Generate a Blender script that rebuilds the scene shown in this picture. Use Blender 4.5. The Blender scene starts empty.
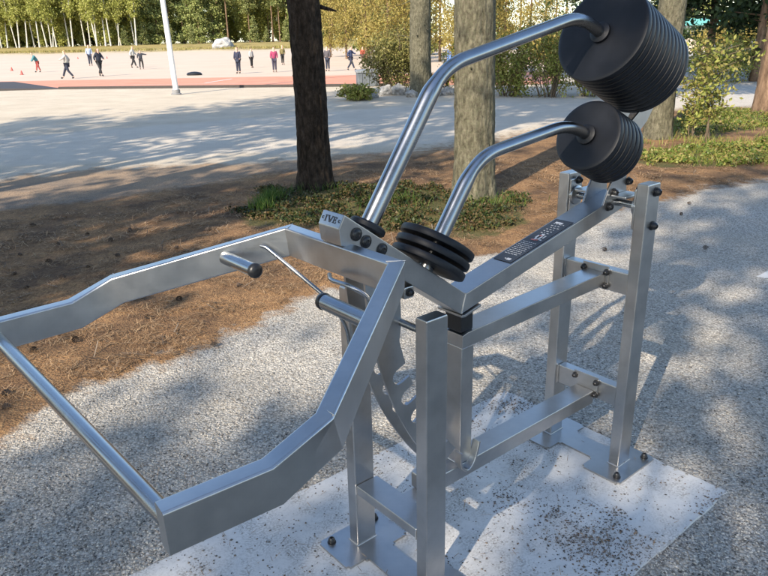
import bpy, bmesh, math, random
import numpy as np
from mathutils import Vector, Matrix, noise as mn

SC = bpy.context.scene
COL = SC.collection
rng = np.random.default_rng(7)
random.seed(7)
R_ = math.radians

# ------------------------------------------------------------------ camera
FPX = 690.663; PITCH = R_(19.865); ROLL = R_(-1.243); EYE = np.array([0, 0, 1.6])
_F = np.array([0, math.cos(PITCH), -math.sin(PITCH)]); _R = np.array([1., 0, 0]); _U = np.cross(_R, _F)
CR = math.cos(ROLL)*_R + math.sin(ROLL)*_U; CU = -math.sin(ROLL)*_R + math.cos(ROLL)*_U
cam = bpy.data.cameras.new('camera'); camo = bpy.data.objects.new('camera', cam); COL.objects.link(camo)
m = Matrix.Identity(4)
for i in range(3):
    m[i][0] = CR[i]; m[i][1] = CU[i]; m[i][2] = -_F[i]; m[i][3] = EYE[i]
camo.matrix_world = m
cam.sensor_width = 36; cam.lens = FPX/768*36; cam.clip_start = 0.05; cam.clip_end = 2000
SC.camera = camo

# ------------------------------------------------------------------ light
SUN_EL = 33; SUN_AZ = 240          # compass angle of the sun, measured from +X towards +Y
w = bpy.data.worlds.new('World'); SC.world = w; w.use_nodes = True
bg = w.node_tree.nodes['Background']
sky = w.node_tree.nodes.new('ShaderNodeTexSky'); sky.sky_type = 'NISHITA'; sky.sun_disc = False
sky.sun_elevation = R_(SUN_EL); sky.sun_rotation = R_(90-SUN_AZ); sky.air_density = 1.0; sky.dust_density = 0.6; sky.ozone_density = 2.0
w.node_tree.links.new(sky.outputs[0], bg.inputs[0]); bg.inputs[1].default_value = 0.15
sd = bpy.data.lights.new('sun', 'SUN'); sd.energy = 3.7; sd.angle = R_(0.5); sd.color = (1, .89, .74)
so = bpy.data.objects.new('sun', sd); COL.objects.link(so)
SUNV = Vector((math.cos(R_(SUN_AZ))*math.cos(R_(SUN_EL)), math.sin(R_(SUN_AZ))*math.cos(R_(SUN_EL)), math.sin(R_(SUN_EL))))
so.rotation_euler = SUNV.to_track_quat('Z', 'Y').to_euler()
SC.view_settings.view_transform = 'Standard'; SC.view_settings.look = 'None'
SC.view_settings.gamma = 1; SC.view_settings.exposure = 1.24
SC.cycles.max_bounces = 6; SC.cycles.transparent_max_bounces = 6

# ------------------------------------------------------------------ survey helpers (photo pixel -> place on the ground)
def ray(x, y):
    return _F*1.0 + CR*(x-384)/FPX + CU*(288-y)/FPX
def G(x, y, z=0.):
    d = ray(x, y); t = (z-EYE[2])/d[2]; p = EYE + d*t; return float(p[0]), float(p[1])
def at(px, Y):
    hy = 288+FPX*((_F[2]+CR[2]*(px-384)/FPX)/CU[2]); d = ray(px, hy); return float(d[0]/d[1]*Y), float(Y)
def Gs(pts): return [G(*p) for p in pts]

# ------------------------------------------------------------------ materials
def mat(name):
    m_ = bpy.data.materials.new(name); m_.use_nodes = True; nt = m_.node_tree
    return m_, nt, nt.nodes['Principled BSDF']
def node(nt, t, **kw):
    n = nt.nodes.new(t)
    for k, v in kw.items(): setattr(n, k, v)
    return n
def tex(nt, scale, detail=4, rough=.6, kind='ShaderNodeTexNoise', coord='Object', vec=None):
    n = node(nt, kind); n.inputs['Scale'].default_value = scale
    if 'Detail' in n.inputs and kind == 'ShaderNodeTexNoise': n.inputs['Detail'].default_value = detail
    if 'Roughness' in n.inputs and kind == 'ShaderNodeTexNoise': n.inputs['Roughness'].default_value = rough
    if vec is None:
        tc = node(nt, 'ShaderNodeTexCoord'); vec = tc.outputs[coord]
    nt.links.new(vec, n.inputs['Vector']); return n
def ramp(nt, src, stops, interp='LINEAR'):
    r = node(nt, 'ShaderNodeValToRGB'); r.color_ramp.interpolation = interp
    e = r.color_ramp.elements
    while len(e) < len(stops): e.new(.5)
    for k, (p, c) in enumerate(stops):
        e[k].position = p; e[k].color = (c[0], c[1], c[2], 1) if not isinstance(c, (int, float)) else (c, c, c, 1)
    nt.links.new(src, r.inputs[0]); return r
def mixc(nt, f, a, b, blend='MIX'):
    x = node(nt, 'ShaderNodeMix', data_type='RGBA', blend_type=blend)
    for s, v in ((0, f), (6, a), (7, b)):
        if hasattr(v, 'is_linked'): nt.links.new(v, x.inputs[s])
        else: x.inputs[s].default_value = v if s == 0 else (*v, 1)
    return x.outputs[2]
def mathn(nt, op, a, b=None, c=None, clamp=False):
    x = node(nt, 'ShaderNodeMath', operation=op, use_clamp=clamp)
    for s, v in ((0, a), (1, b), (2, c)):
        if v is None: continue
        if hasattr(v, 'is_linked'): nt.links.new(v, x.inputs[s])
        else: x.inputs[s].default_value = v
    return x.outputs[0]
def bump(nt, bs, h, strength, dist):
    b = node(nt, 'ShaderNodeBump'); b.inputs['Strength'].default_value = strength; b.inputs['Distance'].default_value = dist
    nt.links.new(h, b.inputs['Height']); nt.links.new(b.outputs[0], bs.inputs['Normal']); return b
def setp(bs, **kw):
    for k, v in kw.items():
        k = k.replace('_', ' ')
        bs.inputs[k].default_value = (*v, 1) if isinstance(v, tuple) else v

def m_plain(name, c, rough=.6, metal=0, var=.15, scale=20, bumpd=0, spec=.5):
    m_, nt, bs = mat(name); n = tex(nt, scale)
    r = ramp(nt, n.outputs[0], [(.3, tuple(x*(1-var) for x in c)), (.7, tuple(min(1, x*(1+var)) for x in c))])
    nt.links.new(r.outputs[0], bs.inputs['Base Color']); setp(bs, Roughness=rough, Metallic=metal)
    bs.inputs['Specular IOR Level'].default_value = spec
    if bumpd: bump(nt, bs, n.outputs[0], 1, bumpd)
    return m_
def m_steel(name, base=(.52, .515, .51), rough=.30, bs_=.07):
    m_, nt, bs = mat(name); setp(bs, Metallic=1.0)
    n = tex(nt, 9, 5, .65); g = tex(nt, 420, 2, .5)
    c = ramp(nt, n.outputs[0], [(.3, tuple(x*.82 for x in base)), (.65, base), (.8, tuple(x*1.06 for x in base))])
    nt.links.new(c.outputs[0], bs.inputs['Base Color'])
    # smudges and brushing change the gloss
    tc = node(nt, 'ShaderNodeTexCoord'); mp = node(nt, 'ShaderNodeMapping'); mp.inputs['Scale'].default_value = (6, 6, 300)
    nt.links.new(tc.outputs['Object'], mp.inputs[0]); br = tex(nt, 1.0, 3, .6, vec=mp.outputs[0])
    a = mathn(nt, 'MULTIPLY_ADD', n.outputs[0], .22, rough-.11)
    a = mathn(nt, 'MULTIPLY_ADD', br.outputs[0], .08, a)
    nt.links.new(a, bs.inputs['Roughness'])
    hgt = mathn(nt, 'MULTIPLY_ADD', g.outputs[0], .4, br.outputs[0])
    bump(nt, bs, hgt, bs_, .0004)
    return m_
M = {}
M['steel'] = m_steel('brushed stainless steel')
M['steel_tube'] = m_steel('polished stainless tube', (.38, .39, .40), .20, .03)
M['weld'] = m_steel('weld seam', (.6, .6, .6), .42)
M['rubber'] = m_plain('black rubber', (.0055, .0068, .0105), .5, 0, .25, 30, 0, .35)
M['rubber_matt'] = m_plain('matt black plastic', (.012, .012, .013), .38, 0, .2, 60)
M['letter'] = m_plain('dark engraved lettering', (.025, .03, .04), .5)
M['label'] = m_plain('dark label film', (.03, .034, .042), .35)
M['label_white'] = m_plain('pale label print', (.55, .56, .58), .5)
M['label_red'] = m_plain('red label print', (.45, .16, .14), .5)

# ------------------------------------------------------------------ mesh helpers
def me_from(name, V, Fc, material=None, smooth=None):
    me = bpy.data.meshes.new(name); me.from_pydata([tuple(map(float, v)) for v in V], [], [list(map(int, f)) for f in Fc])
    if material is not None: me.materials.append(material)
    if smooth:
        me.shade_smooth()
        me.set_sharp_from_angle(angle=R_(smooth))
    me.update(); return me
def quads_mesh(name, Q, material, smooth=False):
    """Q: (n,4,3) array of loose quads"""
    n = len(Q); me = bpy.data.meshes.new(name)
    me.vertices.add(n*4); me.vertices.foreach_set('co', Q.reshape(-1).astype(np.float32))
    me.loops.add(n*4); me.loops.foreach_set('vertex_index', np.arange(n*4, dtype=np.int32))
    me.polygons.add(n); me.polygons.foreach_set('loop_start', np.arange(0, n*4, 4, dtype=np.int32))
    me.materials.append(material); me.update(calc_edges=True); return me
def link(name, me, parent=None, loc=(0, 0, 0), rot=(0, 0, 0), scale=(1, 1, 1), label=None, cat=None, group=None, kind=None):
    o = bpy.data.objects.new(name, me); COL.objects.link(o)
    if parent is not None: o.parent = parent
    o.location = loc; o.rotation_euler = rot; o.scale = scale
    if label: o['label'] = label
    if cat: o['category'] = cat
    if group: o['group'] = group
    if kind: o['kind'] = kind
    return o
def copy_tree(o, parent=None):
    c = o.copy(); COL.objects.link(c)
    if parent is not None: c.parent = parent
    for ch in list(o.children): copy_tree(ch, c)
    return c
def join(parts):
    V = []; Fc = []; k = 0
    for v, f in parts:
        V += [tuple(p) for p in v]; Fc += [[i+k for i in q] for q in f]; k += len(v)
    return V, Fc
def rrect(w_, h_, r=.005, n=3):
    P = []
    for cx, cy, a0 in ((w_/2-r, h_/2-r, 0), (-w_/2+r, h_/2-r, 90), (-w_/2+r, -h_/2+r, 180), (w_/2-r, -h_/2+r, 270)):
        for i in range(n+1):
            a = R_(a0+90*i/n); P.append((cx+r*math.cos(a), cy+r*math.sin(a)))
    return P
def sweep(path, prof, up=(0, 0, 1), cap=True, radii=None):
    P = [np.array(p, float) for p in path]; n = len(P); up = np.array(up, float); rings = []
    T = [(P[i+1]-P[i])/np.linalg.norm(P[i+1]-P[i]) for i in range(n-1)]
    last = None
    for i in range(n):
        t0 = T[max(0, i-1)]; t1 = T[min(n-2, i)]
        def fr(t):
            s = np.cross(t, up)
            if np.linalg.norm(s) < 1e-3: s = np.cross(t, np.array([1., 0, 0]))
            s /= np.linalg.norm(s); return s, np.cross(s, t)
        nn = t0+t1; nn /= np.linalg.norm(nn); ring = []
        for a, b in prof:
            k = 1 if radii is None else radii[i]
            q = 0
            for t in (t0, t1):
                s, u_ = fr(t); p = P[i]+s*a*k+u_*b*k; p = p-t*((p-P[i])@nn)/(t@nn); q = q+p/2
            ring.append(q)
        rings.append(ring)
    m_ = len(prof); V = [p for r in rings for p in r]; Fc = []
    for i in range(n-1):
        for j in range(m_):
            k = (j+1) % m_; Fc.append([i*m_+j, i*m_+k, (i+1)*m_+k, (i+1)*m_+j])
    if cap: Fc.append(list(range(m_))[::-1]); Fc.append([(n-1)*m_+j for j in range(m_)])
    return V, Fc
def circ(r, n=20): return [(r*math.cos(2*math.pi*i/n), r*math.sin(2*math.pi*i/n)) for i in range(n)]
def rounded(path, rad, n=6):
    P = [np.array(p, float) for p in path]; out = [P[0]]
    for i in range(1, len(P)-1):
        a = P[i-1]-P[i]; b = P[i+1]-P[i]; la = np.linalg.norm(a); lb = np.linalg.norm(b)
        r = min(rad, la*.45, lb*.45); A = P[i]+a/la*r; B = P[i]+b/lb*r
        for k in range(n+1):
            t = k/n; out.append((1-t)**2*A+2*t*(1-t)*P[i]+t*t*B)
    out.append(P[-1]); return out
def lathe(prof, axis, origin, n=40):
    """prof: (radius, height) list closed by its ends on the axis or as a ring"""
    axis = np.array(axis, float); axis /= np.linalg.norm(axis); o = np.array(origin, float)
    s = np.cross(axis, [0, 0, 1.]);
    if np.linalg.norm(s) < 1e-3: s = np.array([1., 0, 0])
    s /= np.linalg.norm(s); t = np.cross(axis, s); V = []; Fc = []; k = len(prof)
    for i in range(n):
        a = 2*math.pi*i/n; d = s*math.cos(a)+t*math.sin(a)
        for r, h_ in prof: V.append(o+d*r+axis*h_)
    for i in range(n):
        j = (i+1) % n
        for q in range(k-1): Fc.append([i*k+q, j*k+q, j*k+q+1, i*k+q+1])
    Fc.append([i*k for i in range(n)][::-1]); Fc.append([i*k+k-1 for i in range(n)])
    return V, Fc
def box(x0, x1, y0, y1, z0, z1, r=.004):
    return sweep([((x0+x1)/2, (y0+y1)/2, z0), ((x0+x1)/2, (y0+y1)/2, z1)], rrect(*(abs(x1-x0), abs(y1-y0)), r=r), up=(0, 1, 0)) if False else _box(x0, x1, y0, y1, z0, z1, r)
def _box(x0, x1, y0, y1, z0, z1, r):
    cx, cy = (x0+x1)/2, (y0+y1)/2; w_, d_ = x1-x0, y1-y0
    V = []; lv = [(z0, r), (z0+r, 0), (z1-r, 0), (z1, r)]
    for z, ins in lv:
        for a, b in rrect(w_-2*ins*.6, d_-2*ins*.6, max(r-ins*.3, 1e-4)): V.append((cx+a, cy+b, z))
    k = len(rrect(1, 1)); Fc = []
    for i in range(3):
        for j in range(k): q = (j+1) % k; Fc.append([i*k+j, i*k+q, (i+1)*k+q, (i+1)*k+j])
    Fc.append(list(range(k))[::-1]); Fc.append([3*k+j for j in range(k)]); return V, Fc
def prism_uz(poly, v0, v1, bev=.003):
    """polygon in the x-z plane extruded along y, edges bevelled"""
    bm = bmesh.new(); a = [bm.verts.new((x, v0, z)) for x, z in poly]; f = bm.faces.new(a)
    r = bmesh.ops.extrude_face_region(bm, geom=[f]); vs = [e for e in r['geom'] if isinstance(e, bmesh.types.BMVert)]
    bmesh.ops.translate(bm, verts=vs, vec=(0, v1-v0, 0)); bmesh.ops.recalc_face_normals(bm, faces=bm.faces)
    if bev: bmesh.ops.bevel(bm, geom=list(bm.edges), offset=bev, segments=2, affect='EDGES', profile=.6)
    V = [tuple(v.co) for v in bm.verts]; bm.verts.index_update(); Fc = [[v.index for v in f.verts] for f in bm.faces]; bm.free(); return V, Fc
def part(name, vf, material, parent, smooth=35, **kw):
    o = link(name, me_from(name, vf[0], vf[1], material, smooth), parent, **kw)
    if smooth and smooth < 45:
        wn = o.modifiers.new('flat faces', 'WEIGHTED_NORMAL'); wn.keep_sharp = True; wn.weight = 100
    return o

# noise helper
def nz(x, y, s, seed=0): return mn.noise(Vector((x*s+seed*7.3, y*s-seed*3.1, seed*1.7)))

# ------------------------------------------------------------------ the ground
def psd(poly, X, Y):
    """signed distance to polygon (positive inside)"""
    P = np.array(poly); d2 = np.full(X.shape, 1e18); ins = np.zeros(X.shape, bool); n = len(P)
    for i in range(n):
        a = P[i]; b = P[(i+1) % n]; e = b-a; wx = X-a[0]; wy = Y-a[1]
        t = np.clip((wx*e[0]+wy*e[1])/(e@e+1e-12), 0, 1); dx = wx-e[0]*t; dy = wy-e[1]*t; d2 = np.minimum(d2, dx*dx+dy*dy)
        c = ((a[1] <= Y) & (b[1] > Y)) | ((b[1] <= Y) & (a[1] > Y))
        xx = a[0]+(Y-a[1])/(b[1]-a[1]+1e-15)*(b[0]-a[0]); ins ^= c & (X < xx)
    d = np.sqrt(d2); return np.where(ins, d, -d)

near_edge = [(-260, 560), (-60, 470), (0, 450), (30, 425), (70, 398), (130, 383), (190, 362), (240, 335), (300, 302), (345, 288), (400, 272), (460, 262), (545, 238), (620, 208), (700, 190), (768, 182), (900, 168), (1100, 150)]
far_edge = [(1100, 104), (768, 107), (700, 108), (620, 112), (560, 126), (500, 138), (440, 149), (360, 160), (300, 170), (200, 184), (100, 199), (0, 212), (-120, 224), (-400, 240)]
LITTER = Gs(near_edge)+Gs(far_edge)
STREAK = Gs([(-300, 260), (0, 215), (300, 190), (480, 150), (480, 146), (300, 158), (150, 166), (0, 178), (-300, 200)])
ROAD = Gs([(-500, 190), (0, 165), (200, 156), (330, 148), (440, 142), (540, 128), (620, 110), (768, 105), (1100, 98), (1100, 70), (768, 78), (620, 88), (540, 96), (440, 102), (330, 112), (200, 122), (100, 130), (0, 138), (-500, 150)])
MOSS = [Gs([(232, 212), (262, 192), (330, 184), (420, 186), (470, 192), (528, 200), (520, 222), (470, 234), (380, 232), (300, 228), (250, 226)]),
        Gs([(640, 152), (700, 148), (790, 140), (860, 136), (860, 158), (780, 163), (700, 168), (640, 166)]),
        Gs([(655, 128), (700, 112), (820, 108), (820, 124), (740, 130), (670, 140)])]
MX = Matrix.Identity(4)
MO = (0.81118168, 2.45656765); MYAW = R_(219.834)
U2 = np.array([math.cos(MYAW), math.sin(MYAW)]); V2 = np.array([-math.sin(MYAW), math.cos(MYAW)])
def geo(a, b, n, p=1.0):
    return a*(b/a)**(np.linspace(0, 1, n)**p)
xs = np.concatenate([-geo(1500, 2.62, 95), np.arange(-2.6, 3.6, .03), geo(3.62, 1500, 95)])
ys = np.concatenate([-geo(300, .05, 24)+0.9, np.arange(.9, 6.0, .03), geo(6.03, 1800, 170)])
X, Y = np.meshgrid(xs, ys)
def warp(Xa, Ya, s, a, seed):
    r = np.array([nz(x, y, s, seed) for x, y in zip(Xa.ravel(), Ya.ravel())]).reshape(Xa.shape); return r*a
nearm = (np.abs(X) < 40) & (Y < 60) & (Y > -3)
W1 = np.zeros(X.shape); idx = np.where(nearm)
W1[idx] = [nz(a, b, 1.3, 1)*.22+nz(a, b, 5.5, 2)*.07 for a, b in zip(X[idx], Y[idx])]
dist = np.hypot(X, Y)
lit = psd(LITTER, X, Y)+W1
stre = psd(STREAK, X, Y)+W1
road = psd(ROAD, X, Y)+W1*2
moss = np.max([psd(p, X, Y) for p in MOSS], axis=0)+W1
a_lit = np.clip(.5+lit/(.36+np.clip(Y-6.5, 0, 4)*.55), 0, 1)
a_road = np.clip(.5+road/1.2, 0, 1)
a_moss = np.clip(.5+moss/.3, 0, 1)
a_str = np.clip(.5+stre/1.0, 0, 1)
# height: gravel relief, slab is at z = 0
su = (X-MO[0])*U2[0]+(Y-MO[1])*U2[1]; sv = (X-MO[0])*V2[0]+(Y-MO[1])*V2[1]
Zg = np.zeros(X.shape); fine = (np.abs(X) < 6) & (Y < 12) & (Y > 0); idx = np.where(fine)
Zg[idx] = [nz(a, b, 2.2, 5)*.012+nz(a, b, 9, 6)*.005+nz(a, b, 30, 8)*.003 for a, b in zip(X[idx], Y[idx])]
cover = np.minimum(np.minimum(su+.13, 2.6-su), .53-np.abs(sv))      # >0 inside the slab
blob = np.exp(-(((su+.04)/.16)**2+((sv-.40)/.22)**2))*.016 + np.exp(-(((su-.52)/.16)**2+((sv-.20)/.3)**2))*.011+np.exp(-(((su+.02)/.10)**2+((sv+.10)/.2)**2))*.008
Z = Zg-.004-np.clip(cover*.6, -.0, .014)+np.where(cover > 0, blob, 0)
Z = np.where(lit > 0, Z+np.clip(lit, 0, .2)*.05, Z)
bankn = np.array([15.5, 67.1]); bankn /= np.linalg.norm(bankn); BK0 = np.array([-10.86, 135.08])
bd = (X-BK0[0])*bankn[0]+(Y-BK0[1])*bankn[1]
Z = Z+np.clip(bd/9, 0, 1)*1.35
nv = X.size; nx = len(xs); ny = len(ys)
me = bpy.data.meshes.new('ground')
co = np.stack([X, Y, Z], -1).reshape(-1)
me.vertices.add(nv); me.vertices.foreach_set('co', co.astype(np.float32))
I = np.arange(nv).reshape(ny, nx); q = np.stack([I[:-1, :-1], I[:-1, 1:], I[1:, 1:], I[1:, :-1]], -1).reshape(-1)
me.loops.add(len(q)); me.loops.foreach_set('vertex_index', q.astype(np.int32))
me.polygons.add(len(q)//4); me.polygons.foreach_set('loop_start', np.arange(0, len(q), 4, dtype=np.int32)); me.update(calc_edges=True)
me.shade_smooth()
a_bank = np.clip(bd/3+.5, 0, 1)
for nm, arr in (('litter', a_lit), ('road', a_road), ('moss', a_moss), ('streak', a_str), ('bank', a_bank)):
    at_ = me.attributes.new(nm, 'FLOAT', 'POINT'); at_.data.foreach_set('value', arr.reshape(-1).astype(np.float32))
def attr(nt, nm): n = node(nt, 'ShaderNodeAttribute', attribute_name=nm); return n.outputs['Fac']

def ground_material():
    m_, nt, bs = mat('ground of gravel, sand and pine litter'); setp(bs, Roughness=.95); bs.inputs['Specular IOR Level'].default_value = .2
    tc = node(nt, 'ShaderNodeTexCoord').outputs['Object']
    def T(s, d=4, r=.6, k='ShaderNodeTexNoise'): return tex(nt, s, d, r, k, vec=tc)
    # gravel: one grey per stone
    vo = T(88, k='ShaderNodeTexVoronoi'); vs = T(150, k='ShaderNodeTexVoronoi')
    sp = node(nt, 'ShaderNodeSeparateColor'); nt.links.new(vo.outputs['Color'], sp.inputs[0])
    sp2 = node(nt, 'ShaderNodeSeparateColor'); nt.links.new(vs.outputs['Color'], sp2.inputs[0])
    c1 = ramp(nt, sp.outputs[0], [(0, (.10, .092, .082)), (.18, (.32, .297, .26)), (.5, (.53, .495, .435)), (.8, (.62, .58, .51)), (1, (.74, .69, .62))])
    c2 = ramp(nt, sp2.outputs[1], [(0, (.16, .148, .13)), (.4, (.49, .455, .40)), (1, (.70, .655, .58))])
    grav = mixc(nt, .5, c1.outputs[0], c2.outputs[0])
    big = T(.9, 4); fin = T(14, 5, .7)
    grav = mixc(nt, mathn(nt, 'MULTIPLY', ramp(nt, big.outputs[0], [(.38, 0.), (.62, 1.)]).outputs[0], .35), grav, (.47, .40, .30))
    gap = ramp(nt, vo.outputs['Distance'], [(.3, (1, 1, 1)), (.7, (.4, .4, .4))])
    grav = mixc(nt, .6, grav, gap.outputs[0], 'MULTIPLY')
    # sand further out
    s1 = T(1.1, 6, .65); s2 = T(60, 3, .6)
    sand = ramp(nt, s1.outputs[0], [(.3, (.52, .44, .33)), (.7, (.66, .565, .435))]).outputs[0]
    sand = mixc(nt, .35, sand, ramp(nt, s2.outputs[0], [(.3, (.5, .48, .45)), (.7, (1, 1, 1))]).outputs[0], 'MULTIPLY')
    ro = ramp(nt, T(2.5, 6, .7).outputs[0], [(.3, (.50, .45, .385)), (.7, (.63, .575, .495))]).outputs[0]
    sy = node(nt, 'ShaderNodeSeparateXYZ'); nt.links.new(tc, sy.inputs[0])
    # gravel yard on the near side of the litter, sand beyond
    far = mathn(nt, 'MULTIPLY_ADD', sy.outputs[1], .28, -1.9, clamp=True)
    # x-dependent switch: the yard runs further out on the right
    far2 = mathn(nt, 'MULTIPLY_ADD', sy.outputs[0], -.25, 2.4, clamp=True)
    base = mixc(nt, mathn(nt, 'MULTIPLY', far, far2), grav, sand)
    def mask(nm, w_=.35, sc=11):
        k = T(sc, 6, .7).outputs[0]; kk = mathn(nt, 'MULTIPLY_ADD', k, w_*2, -w_)
        s = mathn(nt, 'ADD', attr(nt, nm), kk); return mathn(nt, 'MULTIPLY_ADD', s, 3.2, -1.1, clamp=True)
    base = mixc(nt, mathn(nt, 'MULTIPLY', mask('road', .1, 3), .55), base, ro)
    # litter: needles, straw and dark crumbs
    mp = node(nt, 'ShaderNodeMapping'); mp.inputs['Scale'].default_value = (38, 9, 20); mp.inputs['Rotation'].default_value = (0, 0, .6); nt.links.new(tc, mp.inputs[0])
    mp2 = node(nt, 'ShaderNodeMapping'); mp2.inputs['Scale'].default_value = (12, 46, 20); mp2.inputs['Rotation'].default_value = (0, 0, -.4); nt.links.new(tc, mp2.inputs[0])
    n1 = tex(nt, 2.2, 5, .75, vec=mp.outputs[0]); n2 = tex(nt, 2.2, 5, .75, vec=mp2.outputs[0])
    l1 = ramp(nt, n1.outputs[0], [(.28, (.04, .021, .012)), (.43, (.17, .09, .043)), (.56, (.35, .20, .09)), (.72, (.58, .38, .18))])
    l2 = ramp(nt, n2.outputs[0], [(.28, (.055, .03, .018)), (.5, (.27, .15, .07)), (.72, (.52, .34, .165))])
    lc = mixc(nt, .5, l1.outputs[0], l2.outputs[0])
    pn = T(1.7, 5, .65)
    lc = mixc(nt, mathn(nt, 'MULTIPLY', ramp(nt, pn.outputs[0], [(.42, 0.), (.62, 1.)]).outputs[0], .72), lc, (.065, .04, .026))
    dk = T(34, 4, .7); lc = mixc(nt, ramp(nt, dk.outputs[0], [(.60, 0.), (.68, 1.)]).outputs[0], lc, (.03, .02, .014))
    base = mixc(nt, mathn(nt, 'MULTIPLY', mask('streak', .9, 2.2), .7), base, lc)
    base = mixc(nt, mask('litter', .55, 9), base, lc)
    mo = ramp(nt, T(40, 5, .7).outputs[0], [(.3, (.02, .028, .01)), (.5, (.06, .075, .02)), (.7, (.17, .13, .06))]).outputs[0]
    base = mixc(nt, mathn(nt, 'MULTIPLY', mask('moss', .5, 7), .8), base, mo)
    gr = ramp(nt, T(.35, 6, .7).outputs[0], [(.3, (.15, .13, .045)), (.5, (.30, .23, .09)), (.7, (.20, .19, .06))]).outputs[0]
    base = mixc(nt, attr(nt, 'bank'), base, gr)
    nt.links.new(base, bs.inputs['Base Color'])
    hh = mathn(nt, 'MULTIPLY_ADD', vo.outputs['Distance'], -1.0, fin.outputs[0])
    hh = mathn(nt, 'ADD', hh, mathn(nt, 'MULTIPLY', n1.outputs[0], 1.2))
    bump(nt, bs, hh, .9, .007)
    return m_
M['ground'] = ground_material(); me.materials.append(M['ground'])
link('ground', me, kind='structure')

# ------------------------------------------------------------------ sports field, track, kerb
def lin(p0, p1, x): t = (x-p0[0])/(p1[0]-p0[0]); return (x, p0[1]+t*(p1[1]-p0[1]))
TT = lambda x: lin((15, 81.5), (350, 75.5), x)
TB = lambda x: lin((75, 88.8), (350, 86.2), x)
XT = [-420, -200, 0, 150, 300, 430, 560]
def strip(name, A, B, z, material, nsub=1, **kw):
    V = []; Fc = []
    for a, b in zip(A, B): V += [(a[0], a[1], z), (b[0], b[1], z)]
    for i in range(len(A)-1): Fc.append([2*i, 2*i+1, 2*i+3, 2*i+2])
    me_ = me_from(name, V, Fc, material); 
    bm = bmesh.new(); bm.from_mesh(me_)
    for f in bm.faces:
        if f.normal.z < 0: f.normal_flip()
    bm.to_mesh(me_); bm.free(); return link(name, me_, kind='structure', **kw)
m_, nt, bs = mat('peach coloured field sand'); setp(bs, Roughness=.95)
c = ramp(nt, tex(nt, .25, 7, .7).outputs[0], [(.3, (.47, .37, .275)), (.7, (.54, .43, .325))]); nt.links.new(c.outputs[0], bs.inputs['Base Color']); M['field'] = m_
m_, nt, bs = mat('red running track'); setp(bs, Roughness=.9)
c = ramp(nt, tex(nt, 1.2, 6, .7).outputs[0], [(.3, (.50, .20, .12)), (.7, (.60, .27, .17))]); nt.links.new(c.outputs[0], bs.inputs['Base Color']); M['track'] = m_
tA = [G(*TT(x)) for x in XT]; tB = [G(*TB(x)) for x in XT]
e = np.array([67.1, -15.5]); e /= np.linalg.norm(e)
fB = [tuple(BK0+e*s-bankn*.5) for s in (-190, -130, -75, -40, -10, 20, 60)]
strip('sports_field', tA, fB, .012, M['field'])
strip('running_track', tB, tA, .016, M['track'])
# white lane marks on the track
lane = m_plain('worn white line paint', (.72, .66, .6), .8)
for (a, b, wd) in (((205, 83.5), (232, 79.2), .12), ((110, 85.5), (345, 82.6), .05)):
    p0 = np.array(G(*a)); p1 = np.array(G(*b)); d = p1-p0; n_ = np.array([-d[1], d[0]])/np.linalg.norm(d)*wd/2
    strip('track_marking', [tuple(p0+n_), tuple(p1+n_)], [tuple(p0-n_), tuple(p1-n_)], .020, lane)
kp = [np.array([*G(*TB(x)), 0]) for x in (62, 150, 250, 350, 420)]
kerbm = m_plain('dark weathered kerb', (.05, .042, .038), .9)
V_, F_ = sweep([p+np.array([-.05, -.12, .03]) for p in kp], rrect(.12, .12, .01))
link('kerb_edge', me_from('kerb_edge', V_, F_, kerbm), kind='structure')

# dark raised platform at the left edge of the track
pa = np.array(G(-75, 93)); pb = np.array(G(66, 89.0)); pc = np.array(G(15, 85.5)); pd = np.array(G(-90, 87))
V_ = [(*pa, 0), (*pb, 0), (*pc, 0), (*pd, 0), (*pa, .14), (*(pb+(pa-pb)*.05), .03), (*pc, .16), (*pd, .16)]
F_ = [[0, 1, 5, 4], [1, 2, 6, 5], [2, 3, 7, 6], [3, 0, 4, 7], [4, 5, 6, 7]]
M['darkwood'] = m_plain('dark weathered timber', (.045, .04, .04), .8)
link('throwing_platform', me_from('throwing_platform', V_, F_, M['darkwood']), label='low dark wedge-shaped platform at the left end of the red track', cat='platform')

# ------------------------------------------------------------------ concrete pads
def slab_material():
    m_, nt, bs = mat('pale concrete'); setp(bs, Roughness=.85)
    tc = node(nt, 'ShaderNodeTexCoord').outputs['Object']
    a = tex(nt, 3, 6, .65, vec=tc); b = tex(nt, 60, 4, .7, vec=tc)
    c = ramp(nt, a.outputs[0], [(.3, (.50, .485, .46)), (.7, (.66, .645, .615))]).outputs[0]
    c = mixc(nt, ramp(nt, b.outputs[0], [(.52, 0.), (.72, .35)]).outputs[0], c, (.30, .29, .27))
    d = tex(nt, 4.5, 6, .75, vec=tc); s = tex(nt, 130, k_ := 2, .5, vec=tc)
    dirt = mathn(nt, 'MULTIPLY', ramp(nt, d.outputs[0], [(.46, 0.), (.64, .75)]).outputs[0], ramp(nt, s.outputs[0], [(.45, 0.), (.55, 1.)]).outputs[0])
    c = mixc(nt, dirt, c, (.22, .2, .17))
    nt.links.new(c, bs.inputs['Base Color']); bump(nt, bs, b.outputs[0], .5, .002); return m_
M['slab'] = slab_material()
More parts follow.
